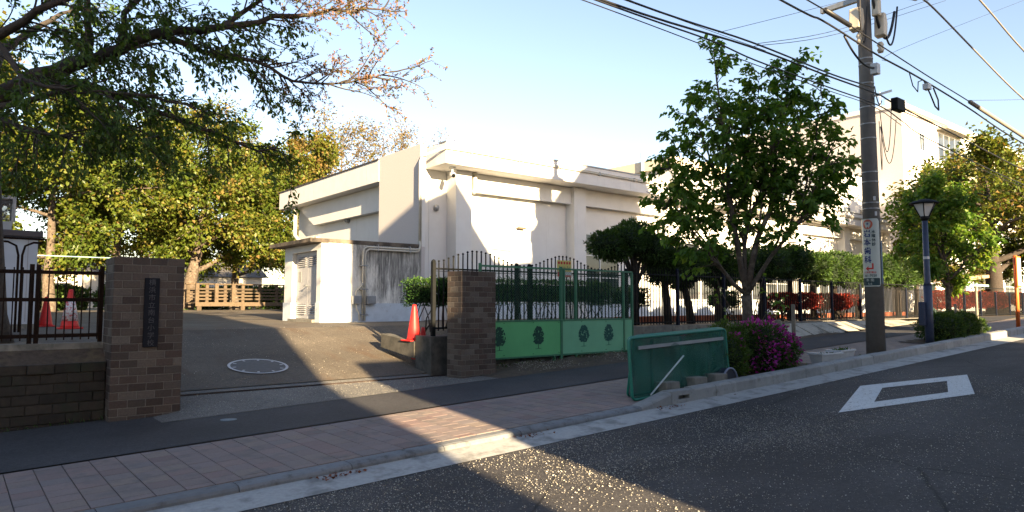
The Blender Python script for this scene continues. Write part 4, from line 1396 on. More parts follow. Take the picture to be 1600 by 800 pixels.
# far trees at the back of the yard
bgs = [
 ('yellow green tree standing furthest left behind the shed', (-1.5, 36.0), 11.0, 4.4, 7000, LEAF_BG, .45, (0, 0)),
 ('dense green tree behind the reflective cone', (3.6, 39.0), 10.0, 4.2, 8000, LEAF_BG, .38, (0, 0)),
 ('green tree rising behind the nameplate pillar', (7.0, 43.0), 11.0, 4.6, 8000, LEAF_BG, .42, (0, 0)),
 ('leaning tree with thick pale trunk left of the timber deck', (10.6, 43.2), 10.5, 4.6, 8000, LEAF_BG, .48, (1.3, 0)),
 ('broad tree with dark trunk behind the timber deck', (14.2, 46.0), 10.5, 4.8, 8000, LEAF_BG, .45, (0, 0)),
 ('bronze leaved tree beside the hall gable', (18.6, 46.5), 12.0, 4.6, 7000, LEAF_BG, .68, (0, 0)),
 ('thin bronze tree seen just above the left end of the hall roof', (22.5, 48.0), 14.0, 4.2, 3200, LEAF_BZ, .6, (0, 0)),
 ('sparse twiggy bronze tree above the middle of the gable roof edge', (28.0, 52.0), 15.5, 4.6, 2600, LEAF_BZ, .7, (0, 0)),
 ('sparse twiggy bronze tree nearest the pebbled fin wall', (33.5, 56.0), 16.0, 4.4, 2200, LEAF_BZ, .7, (0, 0)),
 ('tall bronze tree at the far left edge above the shed', (1.0, 46.0), 14.0, 5.0, 6000, LEAF_BG, .62, (0, 0)),
 ('tall yellowish tree behind the leaning pale trunk', (11.5, 52.0), 14.0, 5.2, 7000, LEAF_BG, .6, (0, 0)),
]
for i, (lab, (u, v), H, sp, nl, m, tint, lean) in enumerate(bgs):
    thick = 'leaning' in lab
    tree('yard_tree', lab, (u, v, yard(u, v)), H, sp, int(nl * (3.6 if m is not LEAF_BZ else 1.3)), .22 if m is not LEAF_BZ else .2, m, 30 + i, 'trees at the back of the schoolyard', .42 if thick else .28, .26 if m is not LEAF_BZ else .4, tint, lean, nlimb=12 if m is not LEAF_BZ else 14, up=.35 if m is not LEAF_BZ else .9, wfac=.7)

# street tree with bright green leaves
def street_tree():
    R = random.Random(5)
    b = Vector((11.55, 7.28, zs(11.55) + .08))
    t = thing('street_tree', 'leafy green street tree growing behind the purple azaleas', 'tree', tuple(b))
    wood = MB(); lf = Leafer()
    fork = b + Vector((-.02, 0, 1.3))
    wood.tube([b - Vector((0, 0, .2)), b + Vector((0, 0, .2)), b + Vector((.03, .02, .7)), fork], [.14, .115, .10, .095], 10)
    # stems: (lateral right, up) of the tips seen from the street, with some depth
    rt = Vector((.777, -.629, 0)); fw = Vector((.629, .777, 0))
    stems = [(-.6, 5.95, -.2, .062), (.15, 5.2, .5, .05), (1.0, 5.75, .1, .066), (1.65, 4.3, -.3, .045), (-1.35, 2.9, -.2, .045), (-1.2, 4.3, .5, .045), (.55, 4.6, -.6, .045), (-1.0, 2.2, -.5, .03), (1.55, 3.2, .3, .035), (-.2, 3.6, .9, .04), (.9, 3.3, .9, .04), (1.35, 5.0, .5, .04), (-.95, 5.3, .3, .04), (.7, 5.4, -.2, .04), (1.5, 5.3, 0, .04), (-1.5, 3.9, 0, .04), (1.85, 3.9, 0, .04), (-1.6, 3.2, .3, .035), (.1, 4.6, 0, .04), (-.6, 4.7, -.5, .04), (.35, 5.6, .1, .04)]
    mains = []
    for si, (lat, up, dep, r) in enumerate(stems):
        tip = b + rt * lat + fw * dep + Vector((0, 0, up))
        start = fork
        if si >= 5:
            # later stems leave the main stem that leans the same way
            mp = min(mains, key=lambda m: abs(m[0] - lat))[1]
            start = mp[2] if si % 2 else mp[3]
            r *= .62
        mid = start.lerp(tip, .45) + rt * (lat * .12) + Vector((0, 0, .1))
        pts = []
        for i in range(9):
            s = i / 8
            p = start.lerp(mid, s * 2) if s < .5 else mid.lerp(tip, s * 2 - 1)
            pts.append(p + Vector((R.uniform(-.05, .05), R.uniform(-.05, .05), 0)) * (1 if 0 < i < 8 else 0))
        wood.tube(pts, [r * (1 - .85 * i / 8) for i in range(9)], 7)
        if si < 5:
            mains.append((lat, pts))
        L = (tip - start).length
        nb = int(L * 10)
        for k in range(nb):
            s = .22 + .78 * (k + R.random()) / nb
            p, d = along(pts, min(1, s))
            if p.z < b.z + 1.85:
                continue
            sd = (vrot(d, R.uniform(.7, 1.3), R) + Vector((0, 0, .12))).normalized()
            l = R.uniform(.3, .78) * (1.1 - .5 * s)
            br = wander(p, sd, l, 4, R, .2, .0)
            wood.tube(br, [.009 * (1 - j / 6) + .002 for j in range(5)], 4, cap=False)
            tint = R.gauss(.45, .15)
            for q in range(R.randint(2, 4)):
                p2, d2 = along(br, R.uniform(.4, 1))
                tw = wander(p2, vrot(d2, R.uniform(.2, .9), R), R.uniform(.08, .22), 2, R, .2)
                lf.twig(tw, R.randint(6, 9), .128, tint, R, .75, 1.0, .03)
    # shoots from the base
    for k in range(5):
        br = wander(b + Vector((0, 0, .4)), (vrot((0, 0, 1), .5, R)), R.uniform(1.0, 1.7), 5, R, .12)
        wood.tube(br, [.016 * (1 - j / 7) for j in range(6)], 5, cap=False)
        lf.twig(br[3:], 14, .09, .6, R, .6, 1.0, .05)
    wood.build('trunk', BARK, t, smooth=True, fix=False)
    lf.build('crown', LEAF_DW, t, w=.62, fold=.16)
    MB().tube([b + Vector((.025, .02, .62)), b + Vector((.025, .02, .70))], .107, 12).build('pink_tape', mat('pink_tape', (.7, .04, .08), .5, .1, 8, 0), t)
street_tree()
tree('street_tree', 'young bright green street tree behind the blue street lamp', (19.9, 6.75, zs(19.9) + .08), 3.5, 1.25, 9000, .13, LEAF_DW, 81, None, .085, .38, .72, (0, .1), nlimb=12, up=1.1, hang=.6, wfac=.6)
tree('yard_tree', 'big sunlit tree with thick dark trunk by the orange sign', (41.5, 11.9, .95), 7.4, 4.6, 20000, .25, LEAF_BG, 83, None, .5, .33, .5, (-.8, 0), nlimb=13, up=.5, bark=BARKD, wfac=.65)
tree('yard_tree', 'bronze leaved tree at the far right edge beyond the orange sign', (50, 12.5, 1.0), 8.6, 5.0, 14000, .28, LEAF_BG, 84, None, .4, .35, .68, (0, 0), nlimb=12, up=.5, wfac=.65)

# --- dense clipped foliage: needles on the surface of overlapping lobes
def lobes_foliage(name, lobes, n, size, m, parent, seed, tint=.45, outward=1.0, w=.4, shade=.0):
    rg = np.random.default_rng(seed)
    vol = np.array([l[3] * l[4] + l[4] * l[5] + l[3] * l[5] for l in lobes]); pr = vol / vol.sum()
    idx = rg.choice(len(lobes), n, p=pr)
    Lb = np.array(lobes, float)[idx]
    d = norm(rg.normal(size=(n, 3)))
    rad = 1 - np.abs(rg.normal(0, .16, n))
    bump_ = 1 + .10 * np.sin(d[:, 0] * 9 + Lb[:, 0] * 5) * np.sin(d[:, 1] * 8 + Lb[:, 1]) + .08 * np.sin(d[:, 2] * 11 + idx)
    P = Lb[:, :3] + d * Lb[:, 3:6] * (rad * bump_)[:, None]
    D = norm(d / Lb[:, 3:6] * outward + rg.normal(0, .55, (n, 3)) + np.array([0, 0, .35]))
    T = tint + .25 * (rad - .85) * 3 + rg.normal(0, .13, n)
    return leaves(name, P, D, rg.uniform(size * .6, size * 1.4, n), T, m, parent, w, .05)

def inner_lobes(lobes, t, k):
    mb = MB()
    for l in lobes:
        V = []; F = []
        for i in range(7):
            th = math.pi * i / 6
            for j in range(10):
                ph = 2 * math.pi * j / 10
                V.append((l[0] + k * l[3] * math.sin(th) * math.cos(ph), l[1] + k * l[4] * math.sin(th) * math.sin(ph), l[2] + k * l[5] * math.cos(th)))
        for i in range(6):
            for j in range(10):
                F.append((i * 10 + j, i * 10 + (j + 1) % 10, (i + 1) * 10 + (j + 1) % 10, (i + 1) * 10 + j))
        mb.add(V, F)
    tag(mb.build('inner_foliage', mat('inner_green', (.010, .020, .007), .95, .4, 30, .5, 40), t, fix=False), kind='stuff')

def juniper(label, u, z_top, wid, seed, lobes=None, lean=0.0, v=11.65):
    R = random.Random(seed)
    t = thing('clipped_juniper', label, 'tree', (u, v, 1.03), 'clipped junipers behind the fence')
    zc = z_top - .62
    wood = MB()
    tr = [Vector((u, v, .9)), Vector((u + R.uniform(-.05, .05) + lean * .3, v, 1.5)), Vector((u + lean * .7, v + R.uniform(-.05, .05), 2.0)), Vector((u + lean, v, zc + .2))]
    wood.tube(tr, [.13, .105, .09, .06], 9)
    if lobes is None:
        lobes = []
        for k in range(7):
            a = k * 2.4
            rr = wid * R.uniform(.25, .55)
            lobes.append((u + lean + rr * math.cos(a), v + rr * math.sin(a) * .8, zc + R.uniform(-.16, .2), wid * R.uniform(.42, .6), wid * R.uniform(.42, .55), R.uniform(.34, .48)))
        lobes.append((u + lean, v, zc + .1, wid * .75, wid * .7, .55))
    for l in lobes:
        wood.tube([tr[2], Vector(l[:3]).lerp(tr[3], .5) - Vector((0, 0, .12)), Vector(l[:3])], [.05, .035, .015], 6)
    wood.build('trunk', BARKD, t, smooth=True, fix=False)
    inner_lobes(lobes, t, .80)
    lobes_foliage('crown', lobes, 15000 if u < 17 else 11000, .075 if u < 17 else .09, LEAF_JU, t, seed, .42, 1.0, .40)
juniper('wide ragged juniper spreading left above the green gate', 13.45, 3.5, 1.2, 201,
        [(12.35, 11.6, 3.02, .48, .45, .33), (12.95, 11.55, 3.15, .5, .5, .36), (13.45, 11.7, 3.3, .55, .55, .42), (13.9, 11.6, 3.05, .6, .5, .4), (14.4, 11.6, 2.75, .45, .45, .35), (12.6, 11.5, 2.85, .35, .35, .22)])
jl = [('second clipped juniper from the green gate, right of the ragged one', 14.75, 3.25, .80, -.1), ('third clipped juniper from the green gate, with slanting trunk', 15.75, 3.1, .78, -.35),
      ('fourth clipped juniper from the green gate, left of the street tree', 17.0, 3.2, .8, .0), ('clipped juniper directly behind the street tree crown', 19.3, 3.35, .95, .0),
      ('clipped juniper just right of the street tree trunk', 20.9, 3.45, .95, .0), ('clipped juniper left of the utility pole, above the red shrubs', 22.4, 3.32, .8, .05),
      ('clipped juniper above the brightest red shrub', 23.9, 3.42, .84, .0), ('clipped juniper directly left behind the utility pole', 25.6, 3.35, .86, .0),
      ('sunlit clipped juniper directly right of the utility pole', 27.2, 3.5, .88, .0), ('sunlit clipped juniper in the middle between pole and street lamp', 29.0, 3.4, .92, .0), ('sunlit clipped juniper just left of the blue street lamp', 30.8, 3.52, .9, .0)]
for i, (lab, u, zt, wd, ln) in enumerate(jl):
    juniper(lab, u, zt, wd, 210 + i, lean=ln)

# hedge behind the wavy fence
def hedge(label, u0, u1, v0, v1, z0, z1, n, seed):
    rg = np.random.default_rng(seed)
    t = thing('clipped_hedge', label, 'hedge', ((u0 + u1) / 2, (v0 + v1) / 2, 1.05))
    lob = []
    P = []; D = []
    pts = np.stack([rg.uniform(u0, u1, n), rg.uniform(v0, v1, n), rg.uniform(z0, z1, n)], 1)
    face = rg.integers(0, 5, n)
    e = rg.normal(0, .03, n)
    dirs = np.zeros((n, 3))
    for k, (ax_, val, dr) in enumerate([(1, v0, (0, -1, 0)), (2, z1, (0, 0, 1)), (0, u0, (-1, 0, 0)), (0, u1, (1, 0, 0)), (1, v0, (0, -1, .3))]):
        s = face == k
        pts[s, ax_] = val + e[s] - np.array(dr)[ax_] * np.abs(rg.normal(0, .05, s.sum()))
        dirs[s] = dr
    D = dirs + rg.normal(0, .6, (n, 3)) + np.array([0, 0, .3])
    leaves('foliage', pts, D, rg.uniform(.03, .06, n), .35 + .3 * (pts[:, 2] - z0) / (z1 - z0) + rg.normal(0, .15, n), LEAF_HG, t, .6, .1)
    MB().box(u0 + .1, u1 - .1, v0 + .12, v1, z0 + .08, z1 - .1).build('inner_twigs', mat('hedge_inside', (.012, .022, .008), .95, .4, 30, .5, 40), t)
    R = random.Random(seed)
    mb = MB()
    u = u0 + .12
    while u < u1 - .05:
        for k in range(3):
            mb.tube([(u + R.uniform(-.03, .03), (v0 + v1) / 2 + R.uniform(-.15, .15), 1.0), (u + R.uniform(-.12, .12), (v0 + v1) / 2 + R.uniform(-.2, .1), (1.05 + z0) / 2), (u + R.uniform(-.2, .2), (v0 + v1) / 2 + R.uniform(-.25, .1), z0 + .15)], [.018, .012, .008], 5)
        u += .33
    mb.build('stems', BARKD, t, fix=False)
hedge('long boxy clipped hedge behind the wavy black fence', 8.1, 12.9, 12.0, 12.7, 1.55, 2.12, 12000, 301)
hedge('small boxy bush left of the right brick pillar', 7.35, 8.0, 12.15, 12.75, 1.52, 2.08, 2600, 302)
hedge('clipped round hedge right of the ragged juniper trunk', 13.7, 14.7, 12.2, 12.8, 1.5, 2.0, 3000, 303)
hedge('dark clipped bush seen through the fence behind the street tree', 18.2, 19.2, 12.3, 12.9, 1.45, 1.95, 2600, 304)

def shrub(name, label, lobes, n, size, m, seed, cat='shrub', group=None, tint=.5, flowers=None, stems=True):
    c = lobes[0]
    z0 = min(l[2] - l[5] for l in lobes)
    t = thing(name, label, cat, (c[0], c[1], z0), group)
    if name in ('azalea_bush', 'undergrowth', 'leafy_shrub'):
        inner_lobes(lobes, t, .78)
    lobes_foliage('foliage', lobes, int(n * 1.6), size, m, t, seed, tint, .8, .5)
    if stems:
        R = random.Random(seed)
        mb = MB()
        for l in lobes:
            for k in range(4):
                mb.tube([(c[0] + R.uniform(-.1, .1), c[1] + R.uniform(-.1, .1), z0 - .05 if not isinstance(stems, float) else stems), (l[0] + R.uniform(-.1, .1), l[1] + R.uniform(-.1, .1), l[2])], [.016, .008], 5)
        mb.build('stems', BARKD, t, fix=False)
    if flowers:
        fl, nf, fs, fseed = flowers
        rg = np.random.default_rng(fseed)
        o = lobes_foliage('flowers', fl, nf, fs, FLOWER, t, fseed, .5, .8, .8)
        o['kind'] = 'stuff'
        o['label'] = 'bright magenta blossoms'
    return t
g = zs(10.5) + .10
shrub('azalea_bush', 'low azalea mostly green with few magenta flowers next to the nets', [(9.6, 6.55, g + .32, .5, .42, .42), (9.35, 6.75, g + .34, .34, .3, .38), (10.0, 6.75, g + .42, .45, .4, .44)], 8000, .045, LEAF_AZ, 401, group='azalea bushes', flowers=([(9.75, 6.6, g + .55, .3, .35, .15), (9.3, 6.9, g + .55, .15, .2, .1), (9.95, 6.3, g + .12, .12, .12, .2)], 260, .05, 402))
shrub('azalea_bush', 'tall azalea covered in magenta flowers left of the white planters', [(10.85, 6.65, g + .40, .62, .5, .46), (11.3, 6.6, g + .3, .42, .42, .36), (10.4, 6.7, g + .38, .4, .42, .42)], 8000, .045, LEAF_AZ, 403, group='azalea bushes', tint=.32, flowers=([(10.8, 6.6, g + .50, .58, .48, .42), (11.35, 6.5, g + .36, .36, .36, .32), (10.5, 6.3, g + .3, .2, .2, .25)], 1100, .055, 404))
shrub('leafy_shrub', 'dark leafy shrub around the stakes right of the street lamp', [(18.4, 6.45, zs(18.4) + .40, .62, .5, .38), (19.3, 6.45, zs(19.3) + .40, .65, .5, .38), (20.1, 6.4, zs(20) + .32, .42, .4, .3)], 7000, .055, LEAF_AZ, 405, tint=.35)
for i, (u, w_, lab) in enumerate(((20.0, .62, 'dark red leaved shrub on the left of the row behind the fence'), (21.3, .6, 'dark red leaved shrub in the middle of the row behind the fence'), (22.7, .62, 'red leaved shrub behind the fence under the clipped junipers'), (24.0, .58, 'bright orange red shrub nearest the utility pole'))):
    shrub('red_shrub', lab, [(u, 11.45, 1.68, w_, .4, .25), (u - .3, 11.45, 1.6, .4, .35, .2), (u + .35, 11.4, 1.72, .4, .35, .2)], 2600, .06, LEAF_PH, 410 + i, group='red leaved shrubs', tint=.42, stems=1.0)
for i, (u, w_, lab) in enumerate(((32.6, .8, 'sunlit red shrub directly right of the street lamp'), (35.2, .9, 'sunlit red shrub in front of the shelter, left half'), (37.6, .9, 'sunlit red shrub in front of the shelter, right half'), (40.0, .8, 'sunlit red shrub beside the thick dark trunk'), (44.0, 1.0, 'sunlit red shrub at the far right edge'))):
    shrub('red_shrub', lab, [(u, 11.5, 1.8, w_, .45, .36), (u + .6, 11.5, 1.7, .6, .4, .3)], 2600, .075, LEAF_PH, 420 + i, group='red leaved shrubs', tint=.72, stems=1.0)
# undergrowth beneath the far trees
for i, (u, v, w_, h, lab) in enumerate(((2.5, 50, 4.5, 1.3, 'dark undergrowth left of the far trees'), (12, 56, 4.5, 1.5, 'dark undergrowth behind the timber deck'), (20, 55, 5, 1.6, 'dark undergrowth between deck and hall'), (-5, 48, 5, 1.6, 'dark undergrowth behind the shed'), (28, 58, 5, 1.8, 'dark undergrowth hidden mostly by the hall gable'))):
    shrub('undergrowth', lab, [(u + dx, v + dy, 1.3 + h * .45, w_ * .35, 1.2, h * .6) for dx, dy in ((-w_ * .6, 0), (0, .5), (w_ * .6, 0), (w_ * .3, -.6))], 3500, .3, LEAF_JU, 440 + i, tint=.5)
sheet('planting_bed', frange(9.0, 12.3, .5), [6.062, 6.7, 7.28], lambda u, v: zs(u) + .10 + .02 * math.sin(u * 7 + v * 5), SOIL)
sheet('planting_bed', frange(17.5, 20.7, .5), [6.062, 6.5, 7.0], lambda u, v: zs(u) + .10, SOIL)

# weeds along wall feet, kerb and posts: too many blades to count
def weeds(label, spots, seed):
    rg = np.random.default_rng(seed)
    P = []; D = []
    for (u, v, z, n, sp) in spots:
        for _ in range(n):
            P.append((u + rg.normal(0, sp), v + rg.normal(0, sp * .4), z))
            D.append((rg.normal(0, .5), rg.normal(0, .5), 1))
    n = len(P)
    o = leaves('weeds', np.array(P), np.array(D), rg.uniform(.03, .10, n), rg.uniform(.3, 1, n), LEAF_HG, None, .16, .05)
    tag(o, label, 'weeds', kind='stuff')
weeds('thin green weeds along the foot of the low brick wall', [(u, 10.28, zs(u) + .09, 14, .10) for u in frange(-2, 1.5, .35)], 901)
weeds('green weeds round the lamp post and bed edge', [(17.0 + i * .15, 6.2, zs(17) + .09, 25, .08) for i in range(5)] + [(12.0, 6.15, zs(12) + .09, 40, .15), (14.0, 6.35, zs(14) + .08, 20, .15)], 902)
weeds('green weeds on the soil strip under the fence', [(u, 10.55 + .1 * math.sin(u * 9), zs(u) + .13, 12, .15) for u in frange(7.9, 19, .3)], 903)
weeds('weeds at the foot of the leaning tree by the deck', [(10.3 + .1 * i, 42.2, 1.24, 60, .4) for i in range(4)], 904)

# ------------------------------------------------------------------ utility pole
PU, PV = 14.5, 6.27
pz = zs(PU) + .08
pole = thing('utility_pole', 'concrete utility pole with dentist sign and cream fittings', 'utility pole', (PU, PV, pz))
def prad(z):
    return .182 - .0078 * (z - pz)
MB().tube([(PU, PV, pz - .3), (PU, PV, 4.0), (PU, PV, 10.4)], [prad(pz), prad(4.0), prad(10.4)], 24).build('shaft', POLEC, pole, smooth=True)
for z in (3.62, 3.50, 4.05, 4.25, 4.95, 5.25, 5.6, 6.1, 6.5, 6.62):
    MB().tube([(PU, PV, z), (PU, PV, z + .022)], prad(z) + .006, 24).build('band', STEEL, pole)
def cyl_pt(a, z, r):
    # a: angle round the pole, 0 looks to the camera, positive to the right in view
    f = math.atan2(-PV, -PU)
    t = f + a
    return (PU + r * math.cos(t), PV + r * math.sin(t), z)
for a, z in ((.45, 3.71), (.55, 3.40)):
    mb = MB(); r = prad(z) + .004; n = 4; w = .30; h = .085
    V = []
    for i in range(n + 1):
        t = a - w / 2 + w * i / n
        V += [cyl_pt(t, z - h / 2, r), cyl_pt(t, z + h / 2, r)]
    mb.add(V, [(2 * i, 2 * i + 2, 2 * i + 3, 2 * i + 1) for i in range(n)])
    mb.build('number_tag', PLWHITE, pole, fix=False)
# wrapped advertising board
sg = thing('wrap_sign', 'pale vertical dentist sign wrapped round the utility pole', 'sign', (PU, PV, 1.93))
Z0, Z1 = 1.93, 3.30
A0, A1 = -1.50, .80
def wrap(z0, z1, a0, a1, dr, m, name, n=20, rnd=.06):
    mb = MB()
    V = []
    for i in range(n + 1):
        a = a0 + (a1 - a0) * i / n
        e = 0
        x = min(a - a0, a1 - a) * .2
        if x < rnd:
            e = rnd - math.sqrt(max(0, rnd * rnd - (rnd - x) ** 2))
        r = prad(2.6) + dr
        V += [cyl_pt(a, z0 + e, r), cyl_pt(a, z1 - e, r)]
    mb.add(V, [(2 * i, 2 * i + 2, 2 * i + 3, 2 * i + 1) for i in range(n)])
    return mb.build(name, m, sg, fix=False)
wrap(Z0 - .012, Z1 + .012, A0 - .06, A1 + .06, .012, mat('sign_border', (.04, .05, .05), .5, .1, 8, 0), 'border')
wrap(Z0, Z1, A0, A1, .016, SIGNW, 'board')
wrap(Z0 + .02, Z0 + .17, A0 + .12, A1 - .12, .019, INK, 'dark_panel', rnd=.01)
def wrap_text(chars, size, a, ztop, pitch, m, name, dr=.020, horiz=False, heavy=0.0, sx=1.0):
    mb = MB(); r = prad(2.6) + dr
    if horiz:
        items = [(chars, a, ztop)]
    else:
        items = [(c, a, ztop - pitch * i) for i, c in enumerate(chars)]
    for body, aa, z in items:
        vs, fs = text_mesh(body, size)
        for dx, dz in ([(0, 0)] if not heavy else [(-heavy, 0), (heavy, 0), (0, heavy), (0, -heavy)]):
            mb.add([cyl_pt(aa + (x * sx + dx) / r, z + y + dz, r + .0003 * abs(dx)) for x, y, _ in vs], fs)
    return mb.build(name, m, sg, fix=False)
AC = (A0 + A1) / 2
wrap_text('岩本歯科', .152, AC - .18, 3.0, .175, BLUE, 'clinic_name', heavy=.004)
wrap_text('水曜休診', .075, AC + .50, 3.03, .083, INK, 'closing_days', heavy=.002)
wrap_text('川本町南台', .048, AC + .02, 2.215, .1, RED, 'address_line', horiz=True, heavy=.001)
wrap_text('361-7020', .066, AC + .02, 2.15, .1, INK, 'phone_number', horiz=True, heavy=.002)
wrap_text('本 南', .07, AC, 2.06, .1, SIGNW, 'panel_text', dr=.022, horiz=True)
wrap_text('5-6', .06, AC, 1.985, .1, SIGNW, 'panel_number', dr=.022, horiz=True)
# tooth emblem: red ring with a white tooth and blue star
def ring(r0, r1, a, z, m, name, dr, a_lo=0, a_hi=2 * math.pi, n=24):
    mb = MB(); r = prad(2.6) + dr; V = []
    for i in range(n + 1):
        t = a_lo + (a_hi - a_lo) * i / n
        for q in (r0, r1):
            V.append(cyl_pt(a + q * math.cos(t) / r, z + q * math.sin(t), r))
    mb.add(V, [(2 * i, 2 * i + 2, 2 * i + 3, 2 * i + 1) for i in range(n)])
    return mb.build(name, m, sg, fix=False)
EA = AC - .08
ring(.055, .098, EA, 3.185, mat('emblem_red', (.55, .12, .07), .5, .05, 8, 0), 'emblem_ring', .020)
mb = MB(); r = prad(2.6) + .021
tooth = [(-.055, .05), (-.02, .055), (0, .042), (.02, .055), (.055, .05), (.06, .01), (.04, -.05), (.022, -.085), (.008, -.03), (-.008, -.03), (-.022, -.085), (-.04, -.05), (-.06, .01)]
mb.add([cyl_pt(EA, 3.19, r)] + [cyl_pt(EA + x / r, 3.185 + y, r) for x, y in tooth], [(0, i, i % 13 + 1) for i in range(1, 14)])
mb.build('emblem_tooth', SIGNW, sg, fix=False)
mb = MB(); r = prad(2.6) + .023
star = [((.034 if i % 2 == 0 else .013) * math.sin(i * math.pi / 4), (.034 if i % 2 == 0 else .013) * math.cos(i * math.pi / 4)) for i in range(8)]
mb.add([cyl_pt(EA + x / r, 3.195 + y, r) for x, y in star], [tuple(range(8))])
mb.build('emblem_star', BLUE, sg, fix=False)
mb = MB(); r = prad(2.6) + .021
arrow = [(.055, .09), (.075, .09), (.075, -.02), (-.02, -.02), (-.02, .025), (-.085, -.035), (-.02, -.095), (-.02, -.05), (.055, -.05)]
arrow = [(.05, .085), (.08, .085), (.08, -.045), (-.02, -.045), (-.02, -.015)]
mb.add([cyl_pt(AC + x / r, 2.32 + y, r) for x, y in [(.045, .075), (.075, .075), (.075, -.045), (.045, -.045)]], [(0, 1, 2, 3)])
mb.add([cyl_pt(AC + x / r, 2.32 + y, r) for x, y in [(-.03, -.015), (.045, -.015), (.045, -.045), (-.03, -.045)]], [(0, 1, 2, 3)])
mb.add([cyl_pt(AC + x / r, 2.32 + y, r) for x, y in [(-.085, -.03), (-.02, .022), (-.02, -.082)]], [(0, 1, 2)])
mb.build('red_arrow', RED, sg, fix=False)
tag(wrap(1.98, 2.85, 1.0, 1.75, .010, mat('second_sign', (.05, .11, .19), .5, .1, 8, 0), 'second_board'), 'edge of a blue second board on the far side')

# fittings near the pole head
def fit(name, m, mb, **k):
    return mb.build(name, m, pole, **k)
fit('fuse_box', CREAM, MB().prism([(PU - .46, 7.18), (PU - .28, 7.14), (PU - .20, 7.35), (PU - .24, 7.62), (PU - .42, 7.62)], 'y', PV - .1, PV + .12), bevel=.02)
fit('fuse_box', CREAM, MB().prism([(PU + .05, 7.08), (PU + .22, 7.06), (PU + .26, 7.35), (PU + .2, 7.55), (PU + .08, 7.55)], 'y', PV - .36, PV - .16), bevel=.02)
fit('fuse_box', CREAM, MB().box(PU - .12, PU + .04, PV - .34, PV - .19, 7.45, 7.8), bevel=.03)
fit('insulator', CREAM, MB().lathe([(.05, 0), (.07, .06), (.04, .1), (.07, .16), (.04, .22)], (PU - .36, PV - .05, 6.86), 12), smooth=True)
fit('insulator', CREAM, MB().lathe([(.05, 0), (.07, .06), (.04, .1), (.07, .16), (.04, .22)], (PU + .2, PV - .22, 6.76), 12), smooth=True)
fit('cross_arm', STEEL, MB().box(PU - .05, PU + .05, PV - 1.0, PV + .9, 7.9, 8.0))
fit('transformer', CREAM, MB().lathe([(.3, 0), (.34, .05), (.34, .85), (.3, .95), (.1, 1.0)], (PU, PV - .55, 8.35), 18), smooth=True)
fit('splice_box', PLWHITE, MB().box(PU - .28, PU - .12, PV - .34, PV - .2, 6.20, 6.42), bevel=.015)
fit('arm_bracket', STEEL, MB().bar((PU - .1, PV - .18, 5.80), (PU + .42, PV - .30, 5.98), .05, .05))
def hang(p0, p1, sag, r, name, n=14, m=CABLE):
    p0 = Vector(p0); p1 = Vector(p1)
    pts = [p0.lerp(p1, i / n) - Vector((0, 0, sag * 4 * (i / n) * (1 - i / n))) for i in range(n + 1)]
    return MB().tube(pts, r, 6).build(name, m, pole, smooth=True)
hang((PU - .2, PV - .25, 7.9), (PU + .75, PV - .3, 7.75), .75, .03, 'drop_cable')
hang((PU - .45, PV - .1, 7.6), (PU - .32, PV - .2, 7.6), .75, .014, 'drop_cable')
hang((PU + .2, PV - .3, 7.3), (PU + .9, PV - .3, 7.9), .6, .02, 'drop_cable')
hang((PU - 1.5, PV - .27, 6.68), (PU - .28, PV - .27, 6.32), .16, .022, 'drop_cable')
hang((PU + .1, PV - .2, 5.55), (PU + .55, PV - .25, 5.75), .95, .008, 'drop_cable')
hang((PU + .1, PV - .2, 5.2), (PU + .75, PV - .25, 5.45), .85, .008, 'drop_cable')
hang((PU + .05, PV - .2, 5.3), (PU + .15, PV - .2, 5.3), 1.0, .008, 'drop_cable')
hang((PU - .1, PV - .2, 6.0), (PU + .2, PV - .2, 5.75), .2, .012, 'drop_cable')

# ------------------------------------------------------------------ overhead cables (each its own thing)
def cable(name, label, pts, r, m=CABLE, extra=None, group='overhead cables'):
    P = [Vector(p) for p in pts]
    # smooth curve through the points
    Q = []
    for i in range(len(P) - 1):
        p0 = P[max(i - 1, 0)]; p1 = P[i]; p2 = P[i + 1]; p3 = P[min(i + 2, len(P) - 1)]
        for j in range(6):
            t = j / 6
            Q.append(.5 * ((2 * p1) + (p2 - p0) * t + (2 * p0 - 5 * p1 + 4 * p2 - p3) * t * t + (3 * p1 - p0 - 3 * p2 + p3) * t ** 3))
    Q.append(P[-1])
    t = thing(name, label, 'cable', pts[0], group)
    MB().tube(Q, r * .72, 6).build('wire', m, t, smooth=True)
    return t
V6 = 6.03
def line(pts, v=V6):
    return [(u, v, z) for u, z in pts]
ta = cable('overhead_cable', 'thick black cable carrying the dark box right of the pole', line([(-6, 5.65), (0, 5.4), (6.43, 5.51), (9.78, 5.71), (12.32, 5.77), (14.44, 5.83), (15.45, 5.77), (20.66, 5.56), (23.8, 5.45), (32, 5.4), (44, 5.9)]), .022)
cable('overhead_cable', 'black cable just above the box cable, left of the pole', line([(-6, 5.8), (0, 5.5), (6.77, 5.61), (9.78, 5.76), (12.46, 5.80), (14.2, 5.9)], 5.98), .020)
cable('overhead_cable', 'lowest black cable bundle passing the pole under the box', line([(-6, 5.6), (0, 5.35), (6.32, 5.46), (8.69, 5.53), (9.92, 5.5), (12.3, 5.54), (14.42, 5.58), (15.54, 5.44), (16.96, 5.27), (23.7, 4.98), (34, 4.9), (44, 5.3)], 6.0), .017)
cable('overhead_cable', 'thin twin of the lowest black cable bundle', line([(-6, 5.52), (0, 5.3), (6.32, 5.42), (9.92, 5.45), (12.3, 5.50), (14.42, 5.53), (16.96, 5.22), (23.7, 4.92), (34, 4.85), (44, 5.2)], 6.04), .010)
